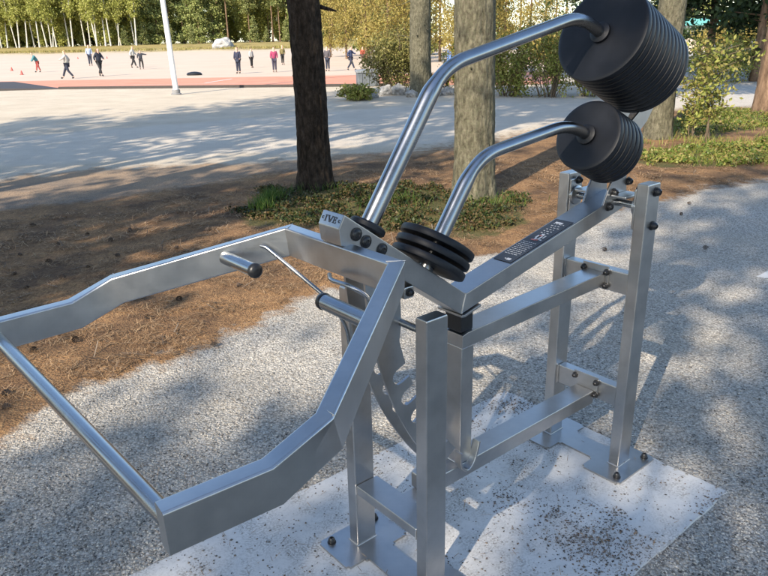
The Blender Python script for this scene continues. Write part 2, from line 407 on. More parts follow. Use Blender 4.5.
def slab(name, u0, u1, v0, v1, jag, label=None):
    P = []
    n = 60
    for (a, b) in (((u0, v0), (u1, v0)), ((u1, v0), (u1, v1)), ((u1, v1), (u0, v1)), ((u0, v1), (u0, v0))):
        for i in range(n):
            t = i/n; x = a[0]+(b[0]-a[0])*t; y = a[1]+(b[1]-a[1])*t; j = nz(x, y, 9, 11)*jag+nz(x, y, 40, 12)*jag*.4
            if a[0] == b[0]: x += j
            else: y += j
            P.append((x, y))
    k = len(P); V = [(x, y, -.08) for x, y in P]+[(x, y, -.004) for x, y in P]+[(x*(1-.003), y*(1-.003), 0.0) for x, y in P]
    F = [[i, (i+1) % k, k+(i+1) % k, k+i] for i in range(k)]+[[k+i, k+(i+1) % k, 2*k+(i+1) % k, 2*k+i] for i in range(k)]+[[2*k+i for i in range(k)]]
    return link(name, me_from(name, V, F, M['slab']), loc=(MO[0], MO[1], 0), rot=(0, 0, MYAW), kind='structure')
slab('concrete_pad', -.13, 2.6, -.53, .53, .006)
c0 = np.array(G(751, 279)); du = (c0-np.array(MO))@U2; dv = (c0-np.array(MO))@V2
slab('concrete_pad', du-1.0, du, dv, dv+1.0, .006)
# ------------------------------------------------------------------ the training machine
mach = link('weight_training_machine', None, loc=(MO[0], MO[1], 0), rot=(0, 0, MYAW),
            label='large stainless steel outdoor deadlift machine with black weight discs on a concrete pad', cat='exercise machine')
mach.empty_display_size = .3
S = M['steel']
def bolt(p, ax, parent, r=.0125, h=.014):
    ax = np.array(ax, float)
    prof = [(r*1.25, 0), (r*1.25, .0025), (r, .003), (r*.97, h*.55), (r*.8, h*.85), (r*.45, h), (r*.38, h*.8)]
    return part('bolt', lathe(prof, ax, p, 14), M['rubber_matt'], parent, smooth=40)
def weld(path, parent, r=.0028):
    return part('weld_seam', sweep(path, circ(r, 6)), M['weld'], parent, smooth=60)
WU, WV = .078, .045
def post(u, v, h, bolts=()):
    o = part('post', _box(u-WU/2, u+WU/2, v-WV/2, v+WV/2, .008, h, .0045), S, mach)
    a, b = WU/2+.001, WV/2+.001
    weld([(u-a, v-b, .009), (u+a, v-b, .009), (u+a, v+b, .009), (u-a, v+b, .009), (u-a, v-b, .009)], o)
    return o
hr, hf = 1.117, .918
pA = post(0, -.16, hr); pB = post(0, .16, hr); pC = post(1.035, -.166, hf); pD = post(1.035, .166, hf)
def H_plate(u0, u1, s0, s1, vi, vo):
    poly = [(u0, -vo), (u1, -vo), (u1, -vi), (s1, -vi), (s1, vi), (u1, vi), (u1, vo), (u0, vo), (u0, vi), (s0, vi), (s0, -vi), (u0, -vi)]
    bm = bmesh.new(); f = bm.faces.new([bm.verts.new((x, y, .0012)) for x, y in poly])
    r = bmesh.ops.extrude_face_region(bm, geom=[f]); bmesh.ops.translate(bm, verts=[e for e in r['geom'] if isinstance(e, bmesh.types.BMVert)], vec=(0, 0, .007))
    bmesh.ops.recalc_face_normals(bm, faces=bm.faces)
    ve = [e for e in bm.edges if abs(e.verts[0].co.z-e.verts[1].co.z) > .005]
    bmesh.ops.bevel(bm, geom=ve, offset=.010, segments=3, affect='EDGES')
    V = [tuple(v.co) for v in bm.verts]; bm.verts.index_update(); Fc = [[v.index for v in f.verts] for f in bm.faces]; bm.free(); return V, Fc
bp1 = part('base_plate', H_plate(-.125, .135, -.055, .055, .08, .245), S, mach)
bp2 = part('base_plate', H_plate(.91, 1.165, .985, 1.085, .08, .245), S, mach)
for u, v in ((.1, .215), (-.095, .215), (.1, -.215), (-.095, -.215)): bolt((u, v, .008), (0, 0, 1), bp1, .012, .02)
for u, v in ((1.13, .215), (.945, .215), (1.13, -.215), (.945, -.215)): bolt((u, v, .008), (0, 0, 1), bp2, .012, .02)
# crossbars of the rear frame
for z0, z1 in ((.705, .785), (.25, .33)):
    cb = part('crossbar', _box(-.022, .022, -.1365, .1365, z0, z1, .004), S, mach)
    for s in (-1, 1): weld([(.023, s*.136, z0), (.023, s*.136, z1)], cb)
    fl = part('flange', _box(.0225, .0285, -.055, .055, z0+.002, z1+.012, .001), S, cb)
    for v, z in ((-.048, z1+.006-.016), (.048, z1-.010), (.048, z0+.018)): bolt((.0288, v*1.0, z), (1, 0, 0), cb, .010, .016)
cf = part('crossbar', _box(.985, 1.073, -.143, .143, .212, .245, .004), S, mach)
for s in (-1, 1): weld([(1.074, s*.1425, .212), (1.074, s*.1425, .245)], cf)
# loop of upper beam, middle post and lower beam
part('lower_beam', _box(.029, .925, -.0425, .0425, .228, .283, .005), S, mach)
part('upper_beam', prism_uz([(.029, .722), (.784, .700), (.784, .744), (.76, .750), (.029, .772)], -.0425, .0425, .004), S, mach)
part('bracket', _box(.88, .984, -.03, .03, .213, .2275, .002), S, mach)
mp = part('middle_post', _box(.728, .782, -.0385, .0385, .2835, .6995, .004), S, mach)
weld([(.783, -.038, .285), (.783, .038, .285)], mp); weld([(.783, .039, .700), (.728, .039, .703)], mp)
part('stop_pad', prism_uz([(.715, .8335), (.785, .817), (.80, .8185), (.80, .8115), (.785, .8095), (.715, .826)], -.052, .052, .0015), S, mach)
part('rubber_buffer', _box(.730, .784, -.034, .034, .7505, .812, .004), M['rubber_matt'], mach)
part('hook', sweep(rounded([(.80, .05, .345), (.80, .05, .29), (.765, .05, .262), (.735, .05, .29), (.715, .05, .355)], .03), rrect(.009, .03, .003), up=(0, 1, 0)), S, mach)
# ---- the moving lever
lev = part('lever_beam', prism_uz([(-.045, 1.062), (.775, .880), (1.213, 1.197), (1.232, 1.164), (1.227, 1.120), (1.205, 1.112), (.794, .819), (-.045, 1.005)], -.044, .044, .0035), S, mach)
weld([(.775, -.0445, .8805), (.775, .0445, .8805)], lev, .0022); weld([(.776, .0447, .880), (.793, .0447, .821)], lev, .002)
# end face lettering: the face between (1.213,1.197) and (1.232,1.164)
fd = np.array([1.232-1.213, 0, 1.164-1.197]); fl_ = np.linalg.norm(fd); fd /= fl_; fn = np.array([-fd[2], 0, fd[0]]); fn = fn if fn[0] > 0 else -fn
fo = np.array([(1.213+1.232)/2, 0, (1.164+1.197)/2])+fn*.0006
def on_face(a, b): return fo+np.array([0, 1, 0])*a-fd*b       # a to the reader's right, b up
def glyph(polys, name='lettering'):
    V = []; Fc = []
    for pl in polys:
        k = len(V); n = len(pl)
        V += [on_face(a, b) for a, b in pl]+[on_face(a, b)+fn*.0006 for a, b in pl]
        Fc.append([k+n+i for i in range(n)]); Fc += [[k+i, k+(i+1) % n, k+n+(i+1) % n, k+n+i] for i in range(n)]
    part(name, (V, Fc), M['letter'], lev, smooth=None)
H = .0085
def rc(a0, a1, b0, b1): return [(a0, b0), (a1, b0), (a1, b1), (a0, b1)]
st = .0026
glyph([rc(-.0235, -.0235+st*1.2, -H, H), rc(-.0265, -.0180, H-.002, H), rc(-.0265, -.0180, -H, -H+.002)])                       # I
glyph([[(-.0145, H), (-.0105, H), (-.0030, -H*.55), (-.0030, -H), (-.0055, -H)], [(-.0030, -H), (-.0010, -H), (.0055, H), (.0035, H), (-.0030, -H*.55)], rc(-.0160, -.0090, H-.0018, H+.0004), rc(.0020, .0070, H-.0018, H+.0004)])   # V
glyph([rc(.0100, .0100+st*1.2, -H, H), rc(.0080, .0215, H-.0022, H), rc(.0080, .0220, -H, -H+.0022), rc(.013, .0190, -.0011, .0011), rc(.0200, .0215, H-.005, H), rc(.0205, .0220, -H, -H+.005), rc(.0178, .019, -.003, .003)])  # E
for s in (-1, 1):   # little ornament either side
    ring = [(s*.0335+.0042*math.cos(t), .0042*math.sin(t)) for t in np.linspace(.6, 2*math.pi-.6, 10)]
    ring = [(s*.0335-s*(a-s*.0335) if s < 0 else a, b) for a, b in ring]
    inner = [(s*.0335+(a-s*.0335)*.55, b*.55) for a, b in ring]
    glyph([[ring[i], ring[i+1], inner[i+1], inner[i]] for i in range(9)], 'ornament')
for u, z in ((1.180, 1.142), (1.150, 1.117), (1.098, 1.085)): bolt((u, .0442, z), (0, 1, 0), lev, .0140, .008)
# instruction label on the rear arm
La = np.array([.566, 0, .9268]); Lb = np.array([.242, 0, .9985]); ld = (Lb-La); LL = np.linalg.norm(ld); ld /= LL; ln = np.array([-ld[2], 0, ld[0]]); ln = ln if ln[2] > 0 else -ln
def lab_quad(a0, a1, b0, b1, lift): return [La+ld*a+np.array([0, b, 0])+ln*lift for a, b in ((a0, b0), (a1, b0), (a1, b1), (a0, b1))]
def lab_mesh(rects, lift, th):
    V = []; Fc = []
    for r in rects:
        k = len(V); V += lab_quad(*r, lift)+lab_quad(*r, lift+th); Fc += [[k+4, k+5, k+6, k+7]]+[[k+i, k+(i+1) % 4, k+4+(i+1) % 4, k+4+i] for i in range(4)]
    return V, Fc
lb = part('instruction_label', lab_mesh([(0, LL, -.036, .036)], .0010, .0006), M['label'], lev, smooth=None)
rr = random.Random(5); dash = []
for row in range(9):
    a = .05+row*.0115; b = -.030
    while b < .020:
        w_ = rr.uniform(.004, .012); dash.append((a, a+.0022, b, min(b+w_, .026))); b += w_+.003
for row in range(6):
    a = .22+row*.015; b = -.02+rr.uniform(0, .01)
    while b < .018:
        w_ = rr.uniform(.004, .010); dash.append((a, a+.003, b, b+w_)); b += w_+.006
dash += [(.012, .024, .006, .022), (.016, .020, -.002, .004), (LL-.03, LL-.02, -.02, .01)]
part('small_print', lab_mesh(dash, .0016, .0003), M['label_white'], lb, smooth=None, kind='stuff')
fig = [(.165, .180, -.006, .002), (.180, .200, -.010, -.004), (.172, .196, .006, .012), (.20, .212, -.002, .010), (.168, .174, .014, .024), (.185, .203, .016, .021)]
part('diagram', lab_mesh(fig, .0021, .0003), M['label_white'], lb, smooth=None)
part('diagram', lab_mesh([(.160, .168, -.012, .004), (.196, .202, -.004, .006), (.163, .17, .006, .013)], .0025, .0003), M['label_red'], lb, smooth=None)
part('bracket', _box(.985, 1.02, .01, .044, .925, .958, .003), S, lev); bolt((1.003, .0445, .943), (0, 1, 0), lev, .010, .014)
# pivot, bearings and mast
part('pivot_shaft', sweep([(0, -.137, 1.033), (0, .137, 1.033)], circ(.013, 18), up=(1, 0, 0)), M['steel_tube'], mach)
for s in (-1, 1):
    y0, y1 = (-.1365, -.118) if s < 0 else (.118, .1365)
    b_ = part('bearing', lathe([(.034, 0), (.036, .003), (.036, .015), (.030, .018), (.018, .022)], (0, -s, 0), (0, s*.137, 1.033), 26), S, mach)
    part('bearing_bracket', _box(-.035, .035, min(s*.128, s*.1368), max(s*.128, s*.1368), .955, 1.095, .003), S, mach)
    o = pA if s < 0 else pB
    for z in (1.089, .970):
        bolt((-.008, s*(.16+WV/2+.0003), z), (0, s, 0), o, .0135, .02); bolt((-.008, s*(.1275), z), (0, -s, 0), o, .0125, .016)
ma = [(.085, 1.030), (-.06, 1.045), (-.045, 1.15), (-.065, 1.24), (-.15, 1.305), (-.205, 1.375), (-.215, 1.50), (-.17, 1.50), (-.165, 1.385), (-.03, 1.30), (.0, 1.17), (.06, 1.085)]
for s in (-1, 1):
    part('mast', prism_uz(ma, s*.040-.004, s*.040+.004, .0015), S, mach)
part('spacer', _box(-.055, .045, -.105, -.046, 1.058, 1.066, .002), S, mach)
part('spacer', _box(-.055, .045, .046, .105, 1.058, 1.066, .002), S, mach)
for p in ((.028, .0445, 1.072), (.052, .0445, 1.024), (-.06, .0445, 1.10)): bolt(p, (0, 1, 0), mach, .0125, .018)
# guide tubes
nax = np.array([math.cos(R_(24)), 0, math.sin(R_(24))])
def tube(path, ra, rb, waist):
    pts = rounded(path, .085, 9); L = [0]
    for a, b in zip(pts[:-1], pts[1:]): L.append(L[-1]+np.linalg.norm(b-a))
    # resample so that the step between the thick and the thin tube is smooth
    rad = []
    for l in L: t = min(1, max(0, (l-waist)/.05)); t = t*t*(3-2*t); rad.append(ra*(1-t)+rb*t)
    return sweep(pts, circ(1, 28), up=(0, 1, 0), radii=rad)
def dens(path, step=.03):
    out = []
    for a, b in zip(path[:-1], path[1:]):
        a = np.array(a, float); b = np.array(b, float); n = max(1, int(np.linalg.norm(b-a)/step))
        out += [a+(b-a)*i/n for i in range(n)]
    return out+[np.array(path[-1], float)]
def tubeV(path, ra, rb, waist):
    pts = dens(rounded(path, .09, 10), .02); L = [0]
    for a, b in zip(pts[:-1], pts[1:]): L.append(L[-1]+np.linalg.norm(b-a))
    rad = []
    for l in L: t = min(1, max(0, (l-waist)/.06)); t = t*t*(3-2*t); rad.append(ra*(1-t)+rb*t)
    return sweep(pts, circ(1, 28), up=(0, 1, 0), radii=rad)
s1f = np.array([.117, 0, 1.602]); s2f = np.array([.151, 0, 1.280])
t1 = part('guide_tube', tubeV([(1.118, 0, 1.125), (.840, 0, 1.524), s1f+nax*.13, s1f-nax*.36], .0245, .0195, .40), M['steel_tube'], mach)
t2 = part('guide_tube', tubeV([(.905, 0, .972), (.694, 0, 1.270), s2f+nax*.115, s2f-nax*.22], .0235, .0195, .27), M['steel_tube'], mach)
part('collar', lathe([(.030, -.004), (.034, 0), (.034, .008), (.026, .012)], nax, s1f+nax*.002, 30), M['rubber'], mach, smooth=50)
part('collar', lathe([(.030, -.004), (.034, 0), (.034, .008), (.026, .012)], nax, s2f+nax*.002, 30), M['rubber'], mach, smooth=50)
def disc_mesh(Rr, th, name='weight_plate'):
    e = .0045; hub = .042
    half = [(hub, th/2-.0005), (Rr-.014, th/2-.0005), (Rr-e, th/2-.001), (Rr-e*.3, th/2-e*.6), (Rr, th/2-e*1.5)]
    prof = [(.0265, th/2-.001)]+half+[(r, -z) for r, z in half[::-1]]+[(.0265, -th/2+.001)]
    V, Fc = lathe(prof, (0, 0, 1), (0, 0, 0), 72); Fc = Fc[:-2]
    k = len(prof); n = 72
    for i in range(n): j = (i+1) % n; Fc.append([i*k, i*k+k-1, j*k+k-1, j*k])
    return me_from(name, V, Fc, M['rubber'], 28)
big = disc_mesh(.160, .0270); med = disc_mesh(.121, .0270); sm = disc_mesh(.114, .0235)
qb = Vector(nax).to_track_quat('Z', 'Y').to_euler()
for i in range(11): link('weight_plate', big, mach, loc=tuple(s1f-nax*(.0140+i*.0283)), rot=qb)
for i in range(6): link('weight_plate', med, mach, loc=tuple(s2f-nax*(.0140+i*.0285)), rot=qb)
armn = np.array([-.586, 0, .8103]); armn /= np.linalg.norm(armn)
t2d = np.array([.694-.905, 0, 1.270-.972]); t2d /= np.linalg.norm(t2d); c2 = np.array([.905, 0, .972])
qa = Vector(t2d).to_track_quat('Z', 'Y').to_euler()
for i in range(3): link('weight_plate', sm, mach, loc=tuple(c2+t2d*(.027+i*.0310)), rot=qa)
t1d = np.array([.840-1.118, 0, 1.524-1.125]); t1d /= np.linalg.norm(t1d)
part('rubber_ring', lathe([(.046, 0), (.05, .004), (.05, .015), (.044, .02)], t1d, np.array([1.118, 0, 1.125])+t1d*.008, 36), M['rubber'], mach)
# ---- the lifting frame
fp = [(1.91, .491, .953), (1.725, .505, .957), (1.605, .500, 1.000), (1.205, .222, 1.118)]
ofs = np.array([0, 0, -.040])
path = [np.array([a+(.03 if a > 1.8 else 0), -b-(.012 if a > 1.8 else 0), c])+ofs for a, b, c in fp]+[np.array(p)+ofs for p in fp[::-1]]
fr = part('lifting_frame', sweep(path, rrect(.038, .080, .005), up=(0, 0, 1)), S, mach)
for p in fp[1:]:
    for s in (-1, 1):
        q0 = np.array([p[0], s*p[1], p[2]+.0004]); inn = np.array([.018, -s*.014, 0]) if p[0] < 1.3 else np.array([0.0, s*.019, 0])
        weld([q0-inn, q0+inn], fr, .0010)
part('handle_bar', sweep([(1.920, -.484, .908), (1.893, .474, .913)], circ(.0165, 24), up=(1, 0, 0)), M['steel_tube'], fr, smooth=50)
for s in (-1, 1):
    g = part('grip', sweep([(1.363, s*.312, 1.040), (1.363, s*.158, 1.041)], circ(.0185, 24), up=(1, 0, 0)), M['steel_tube'], fr, smooth=50)
    part('end_cap', lathe([(.0195, 0), (.0205, .004), (.0195, .012), (.014, .0175), (.006, .019)], (0, -s, 0), (1.363, s*.1585, 1.041), 24), M['rubber_matt'], g, smooth=60)
part('release_rod', sweep(rounded([(1.285, -.250, 1.072), (1.278, -.235, 1.070), (1.19, -.062, .935), (1.150, -.052, .85), (1.145, -.05, .80)], .04), circ(.0055, 10), up=(1, 0, 0)), M['steel_tube'], fr, smooth=60)
part('release_rod', sweep(rounded([(1.24, .005, 1.040), (1.262, .04, 1.040), (1.262, .12, 1.045), (1.235, .165, 1.02), (1.225, .17, .955)], .05), circ(.006, 10), up=(1, 0, 0)), M['steel_tube'], fr, smooth=60)
# stop plates with notches
def sector():
    Ro, Ri = 1.160, 1.075; cz = 1.070; outer = [(math.cos(R_(a))*Ro, cz-math.sin(R_(a))*Ro) for a in np.linspace(2.5, 42, 26)]
    inner = []
    ns = [19.5, 23.8, 28.1, 32.4, 36.7]; a = 42.0
    seq = []
    for a_ in np.linspace(41, 14, 60):
        hit = [n for n in ns if abs(a_-n) < 1.35]
        if hit: continue
        seq.append((a_, Ri, 0))
    for n in ns:
        for k, (da, dr) in enumerate(((1.3, .001), (1.3, .032), (1.15, .047), (.55, .056), (-.25, .058), (-.9, .051), (-1.25, .036), (-1.3, .001))): seq.append((n+da*.98, Ri+dr, n))
    seq.sort(key=lambda t: (-(t[2] if t[2] else t[0]), -t[0] if t[2] else 0))
    inner = [(math.cos(R_(t[0]))*t[1], cz-math.sin(R_(t[0]))*t[1]) for t in seq]
    return outer+[(.87, .33)]+inner+[(1.035, .86), (1.04, 1.00), (1.12, 1.045)]
for s in (-1, 1): part('stop_plate', prism_uz(sector(), s*.042-.004, s*.042+.004, 0), S, mach)
part('stop_shaft', sweep([(1.035, -.143, .863), (1.035, .143, .863)], circ(.0105, 18), up=(1, 0, 0)), M['steel_tube'], mach)
# ------------------------------------------------------------------ vegetation
def m_leaf(name, cols, rough=.6, trans=.25, sat=None):
    m_, nt, bs = mat(name); gi = node(nt, 'ShaderNodeNewGeometry')
    st_ = [(i/(len(cols)-1) if len(cols) > 1 else 0, c) for i, c in enumerate(cols)]
    r = ramp(nt, gi.outputs['Random Per Island'], st_)
    n = tex(nt, .6, 3)
    c = mixc(nt, .4, r.outputs[0], ramp(nt, n.outputs[0], [(.3, (.6, .6, .6)), (.7, (1.2, 1.2, 1.2))]).outputs[0], 'MULTIPLY')
    nt.links.new(c, bs.inputs['Base Color']); setp(bs, Roughness=rough); bs.inputs['Specular IOR Level'].default_value = .25
    if trans:
        tr = node(nt, 'ShaderNodeBsdfTranslucent'); nt.links.new(c, tr.inputs[0]); mx = node(nt, 'ShaderNodeMixShader'); mx.inputs[0].default_value = trans
        out = nt.nodes['Material Output']; nt.links.new(bs.outputs[0], mx.inputs[1]); nt.links.new(tr.outputs[0], mx.inputs[2]); nt.links.new(mx.outputs[0], out.inputs[0])
    return m_
def m_bark(name, dark, mid, light, sx=9, sz=4.0, lich=None, bd=.02):
    m_, nt, bs = mat(name); setp(bs, Roughness=.92); bs.inputs['Specular IOR Level'].default_value = .15
    tc = node(nt, 'ShaderNodeTexCoord'); mp_ = node(nt, 'ShaderNodeMapping'); mp_.inputs['Scale'].default_value = (sx, sx, sz); nt.links.new(tc.outputs['Object'], mp_.inputs[0])
    a = tex(nt, 3.0, 6, .75, vec=mp_.outputs[0]); b = tex(nt, 2.2, 3, .6, 'ShaderNodeTexVoronoi', vec=mp_.outputs[0])
    c = ramp(nt, a.outputs[0], [(.30, dark), (.5, mid), (.72, light)]).outputs[0]
    c = mixc(nt, .6, c, ramp(nt, b.outputs['Distance'], [(.0, (.75, .75, .75)), (.55, (1.1, 1.1, 1.1)), (.9, (.35, .35, .35))]).outputs[0], 'MULTIPLY')
    if lich:
        l_ = tex(nt, 38, 6, .75); c = mixc(nt, mathn(nt, 'MULTIPLY', ramp(nt, l_.outputs[0], [(.45, 0.), (.62, 1.)]).outputs[0], .4), c, lich)
    nt.links.new(c, bs.inputs['Base Color'])
    h_ = mathn(nt, 'MULTIPLY_ADD', b.outputs['Distance'], -.6, a.outputs[0]); bump(nt, bs, h_, 1, bd); return m_
M['bark_dark'] = m_bark('dark scaly pine bark', (.009, .007, .0055), (.032, .024, .018), (.08, .06, .045), lich=None)
M['bark_grey'] = m_bark('grey lichen-covered bark', (.035, .03, .02), (.11, .098, .068), (.235, .21, .15), lich=(.16, .165, .10))
M['bark_pine'] = m_bark('brown pine bark', (.05, .03, .02), (.17, .11, .07), (.30, .20, .13), 3, .8)
M['bark_birch'] = m_bark('pale birch bark', (.16, .15, .13), (.50, .47, .40), (.72, .68, .60), 3, 2, bd=.005)
M['twig'] = m_plain('brown twigs', (.13, .095, .06), .9, 0, .3, 8)
M['fol_birch'] = m_leaf('young birch leaves', [(.22, .24, .05), (.36, .37, .08), (.46, .44, .14), (.18, .22, .05)], trans=.35)
M['fol_gold'] = m_leaf('golden spring twigs and leaves', [(.20, .15, .04), (.36, .28, .075), (.28, .24, .06), (.42, .34, .12)], trans=.3)
M['fol_spruce'] = m_leaf('spruce needles', [(.11, .14, .04), (.22, .25, .07), (.33, .33, .12)], trans=.1)
M['fol_pine'] = m_leaf('pine needles', [(.09, .125, .035), (.19, .21, .065), (.30, .28, .11)], trans=.1)
M['fol_dark'] = m_leaf('dark pine needles', [(.012, .028, .012), (.03, .055, .02), (.055, .085, .028)], trans=.1)
M['fol_bush'] = m_leaf('yellow-green bush leaves', [(.13, .16, .03), (.27, .30, .06), (.36, .34, .10), (.20, .14, .05)], trans=.3)
M['fol_juniper'] = m_leaf('olive juniper needles', [(.08, .085, .025), (.18, .175, .05), (.30, .26, .09)], trans=.1)
M['fol_low'] = m_leaf('lingonberry leaves', [(.012, .022, .007), (.03, .048, .013), (.065, .08, .022), (.13, .08, .035), (.045, .055, .018)], .5, .15)
M['fol_lowlit'] = m_leaf('sunlit ground cover leaves', [(.05, .085, .015), (.13, .17, .03), (.24, .24, .06), (.25, .17, .07)], .45, .2)  # lighter copy of the low leaves, with sunlight put into the colour
M['grass'] = m_leaf('green grass blades', [(.04, .09, .012), (.08, .15, .025), (.16, .19, .05)], .5, .3)

def leaf_quads(C, size, elong=1.6, droop=0.0, r=rng):
    n = len(C); d = r.normal(size=(n, 3)); d[:, 2] -= droop; d /= np.linalg.norm(d, axis=1)[:, None]
    e_ = np.cross(d, r.normal(size=(n, 3))); e_ /= np.linalg.norm(e_, axis=1)[:, None]
    s = (size*r.uniform(.6, 1.35, n))[:, None]; a = d*s*elong/2; b = e_*s/2
    return np.stack([C-a, C+b, C+a, C-b], 1)
def limb_tubes(segs, n=5):
    """segs: list of (p0,p1,r0,r1)"""
    return join([sweep([p0, p1], circ(1, n), up=(.3, .2, 1), radii=[r0, r1], cap=False) for p0, p1, r0, r1 in segs])
def make_trunk(h, r0, r1, lean=(0, 0), seg=14, n=10, wob=.03, seed=0, flare=1.25):
    rr = random.Random(seed); pts = []; rad = []
    for i in range(seg+1):
        t = i/seg; pts.append((lean[0]*t+rr.uniform(-wob, wob)*t, lean[1]*t+rr.uniform(-wob, wob)*t, h*t-.05*(i == 0)))
        rad.append((r0*(1-t)+r1*t)*(1+(flare-1)*math.exp(-t*h/.35)))
    return pts, rad
def tree_proto(kind, H, seed, nleaf, size, trunk_r, trunk_mat, leaf_mat, crown0, spread, lean=(0, 0), droop=.2, limbs=26, shape='oval', trunk_n=8):
    """returns (trunk mesh, crown mesh): limbs carry clumps of leaves with gaps between"""
    r = np.random.default_rng(seed); pts, rad = make_trunk(H, trunk_r, trunk_r*.25, lean, 12, trunk_n, .06, seed)
    tv = [sweep(pts, circ(1, trunk_n), up=(0, 1, 0), radii=rad)]; segs = []; cl = []
    for i in range(limbs):
        t = crown0+(1-crown0)*((i+r.uniform(0, 1))/limbs)*.98; k = t*12; a = np.array(pts[int(min(11, k))]); b = np.array(pts[int(min(11, k))+1]); p = a+(b-a)*(k-int(min(11, k)))
        tt = (t-crown0)/(1-crown0)
        rs = {'oval': math.sin(math.pi*min(.97, tt*.85+.12)), 'cone': 1.05-tt, 'top': math.sin(math.pi*(tt*.7+.2))}[shape]*spread*r.uniform(.55, 1.1)
        an = r.uniform(0, 2*math.pi); rise = {'oval': .45, 'cone': -.15, 'top': .15}[shape]
        q = p+np.array([math.cos(an)*rs, math.sin(an)*rs, rs*rise*r.uniform(.5, 1.5)])
        segs.append((p, q, trunk_r*.22*(1-tt*.6), .012)); 
        for _ in range(3):
            f = r.uniform(.4, 1.0); c = p+(q-p)*f; cl.append((c, rs*r.uniform(.16, .34)+.12, f))
    tv.append(limb_tubes(segs, 4))
    per = nleaf//len(cl); C = []
    for c, s, f in cl:
        g = r.normal(size=(per, 3))*np.array([s, s, s*(.55 if shape != 'oval' else .8)]); C.append(c+g)
    C = np.concatenate(C); V, Fc = join(tv)
    return me_from(kind+'_trunk', V, Fc, trunk_mat, 60), quads_mesh(kind+'_crown', leaf_quads(C, size, droop=droop, r=r), leaf_mat)
def place_tree(name, proto, x, y, z=0, rot=None, sc=1, label='', group=None, cat='tree'):
    t = link(name, None, loc=(x, y, z), rot=(0, 0, rng.uniform(0, 6.28) if rot is None else rot), scale=(sc, sc, sc), label=label, cat=cat, group=group)
    link('trunk', proto[0], t); link('crown', proto[1], t); return t
P_birch = [tree_proto('birch', 17, 20+i, 4200, .22, .15, M['bark_birch'], M['fol_birch'], .30, 1.9, lean=(2.4-i*2.0, .3), droop=.8, limbs=60) for i in range(3)]
P_birch2 = [tree_proto('birch', 15, 25+i, 9000, .24, .12, M['bark_birch'], M['fol_birch'], .03, 2.3, lean=(1.4-i*1.6, .3), droop=.8, limbs=80) for i in range(2)]
P_spruce = [tree_proto('spruce', 19, 30+i, 10000, .26, .17, M['bark_pine'], M['fol_spruce'], .05, 2.4, shape='cone', limbs=60, droop=.5) for i in range(2)]
P_pine = [tree_proto('pine', 20, 40+i, 6500, .24, .17, M['bark_pine'], M['fol_pine'], .36, 2.6, shape='top', limbs=30) for i in range(3)]
P_young = [tree_proto('young', 6.5, 50+i, 5000, .20, .05, M['bark_pine'], M['fol_pine'], .06, 1.5, shape='cone', limbs=30) for i in range(2)]
P_gold = [tree_proto('gold', 12, 60+i, 11000, .09, .09, M['bark_pine'], M['fol_gold'], .07, 2.1, droop=1.2, limbs=46) for i in range(2)]
r9 = random.Random(99)
ORD = ['first', 'second', 'third', 'fourth', 'fifth', 'sixth', 'seventh', 'eighth', 'ninth', 'tenth', 'eleventh', 'twelfth', 'thirteenth', 'fourteenth', 'fifteenth', 'sixteenth', 'seventeenth', 'eighteenth']
def nth(v, allv): return ORD[sorted(allv).index(v)]
far_n = 0
def bankpos(px, back):
    # where the sight line through this column meets the far edge of the field, moved back into the wood
    d = ray(px, 40); d2 = np.array([d[0], d[1]]); t = (BK0@bankn+back)/(d2@bankn); p = d2*t; return p[0], p[1]
px = -60
while px < 135:
    for back in (9.5, 9.8, 15, 24):
        x, y = bankpos(px+r9.uniform(-5, 5), back+r9.uniform(-2, 3))
        place_tree('birch_tree', P_birch[r9.randrange(3)] if back < 10 else P_birch2[r9.randrange(2)], x, y, 1.33, sc=r9.uniform(.8, 1.15), label='pale-stemmed birch with fresh yellow-green leaves beyond the far left of the field', group='birches beyond the left of the field')
    px += r9.uniform(9, 15)
px = -50
while px < 420:
    for back in (20, 30, 44):
        x, y = bankpos(px+r9.uniform(-6, 6), back+r9.uniform(-3, 4))
        if px > 190 and back > 25 and r9.random() < .2: continue
        k = r9.random()
        if (px > 200 and k < .75) or k < .62: pr, nm, lb_, gr_ = P_pine[r9.randrange(3)], 'pine_tree', 'tall bare-trunked pine in the wood beyond the sports field', 'pines beyond the sports field'
        else: pr, nm, lb_, gr_ = P_spruce[r9.randrange(2)], 'spruce_tree', 'dark green spruce in the wood beyond the sports field', 'spruces beyond the sports field'
        place_tree(nm, pr, x, y, 1.33, sc=r9.uniform(.8, 1.15), label=lb_, group=gr_)
    px += r9.uniform(13, 19)
px = -70
while px < 420:
    for back in (36, 50, 66):
        x, y = bankpos(px+r9.uniform(-5, 5), back+r9.uniform(-4, 4))
        place_tree('birch_tree', P_birch2[r9.randrange(2)], x, y, 1.33, sc=r9.uniform(.75, 1.1), label='leafy birch deep in the wood beyond the sports field, behind the front row', group='leafy birches deep in the wood')
    px += r9.uniform(13, 18)
px = 125
while px < 420:
    x, y = bankpos(px, 12+r9.uniform(-2, 8))
    if not (205 < px < 240):
        place_tree('young_pine_tree', P_young[r9.randrange(2)], x, y, 1.33, sc=r9.uniform(.5, 1.0), label='young green conifer at the edge of the wood beyond the field', group='young conifers along the wood edge')
    px += r9.uniform(10, 22)
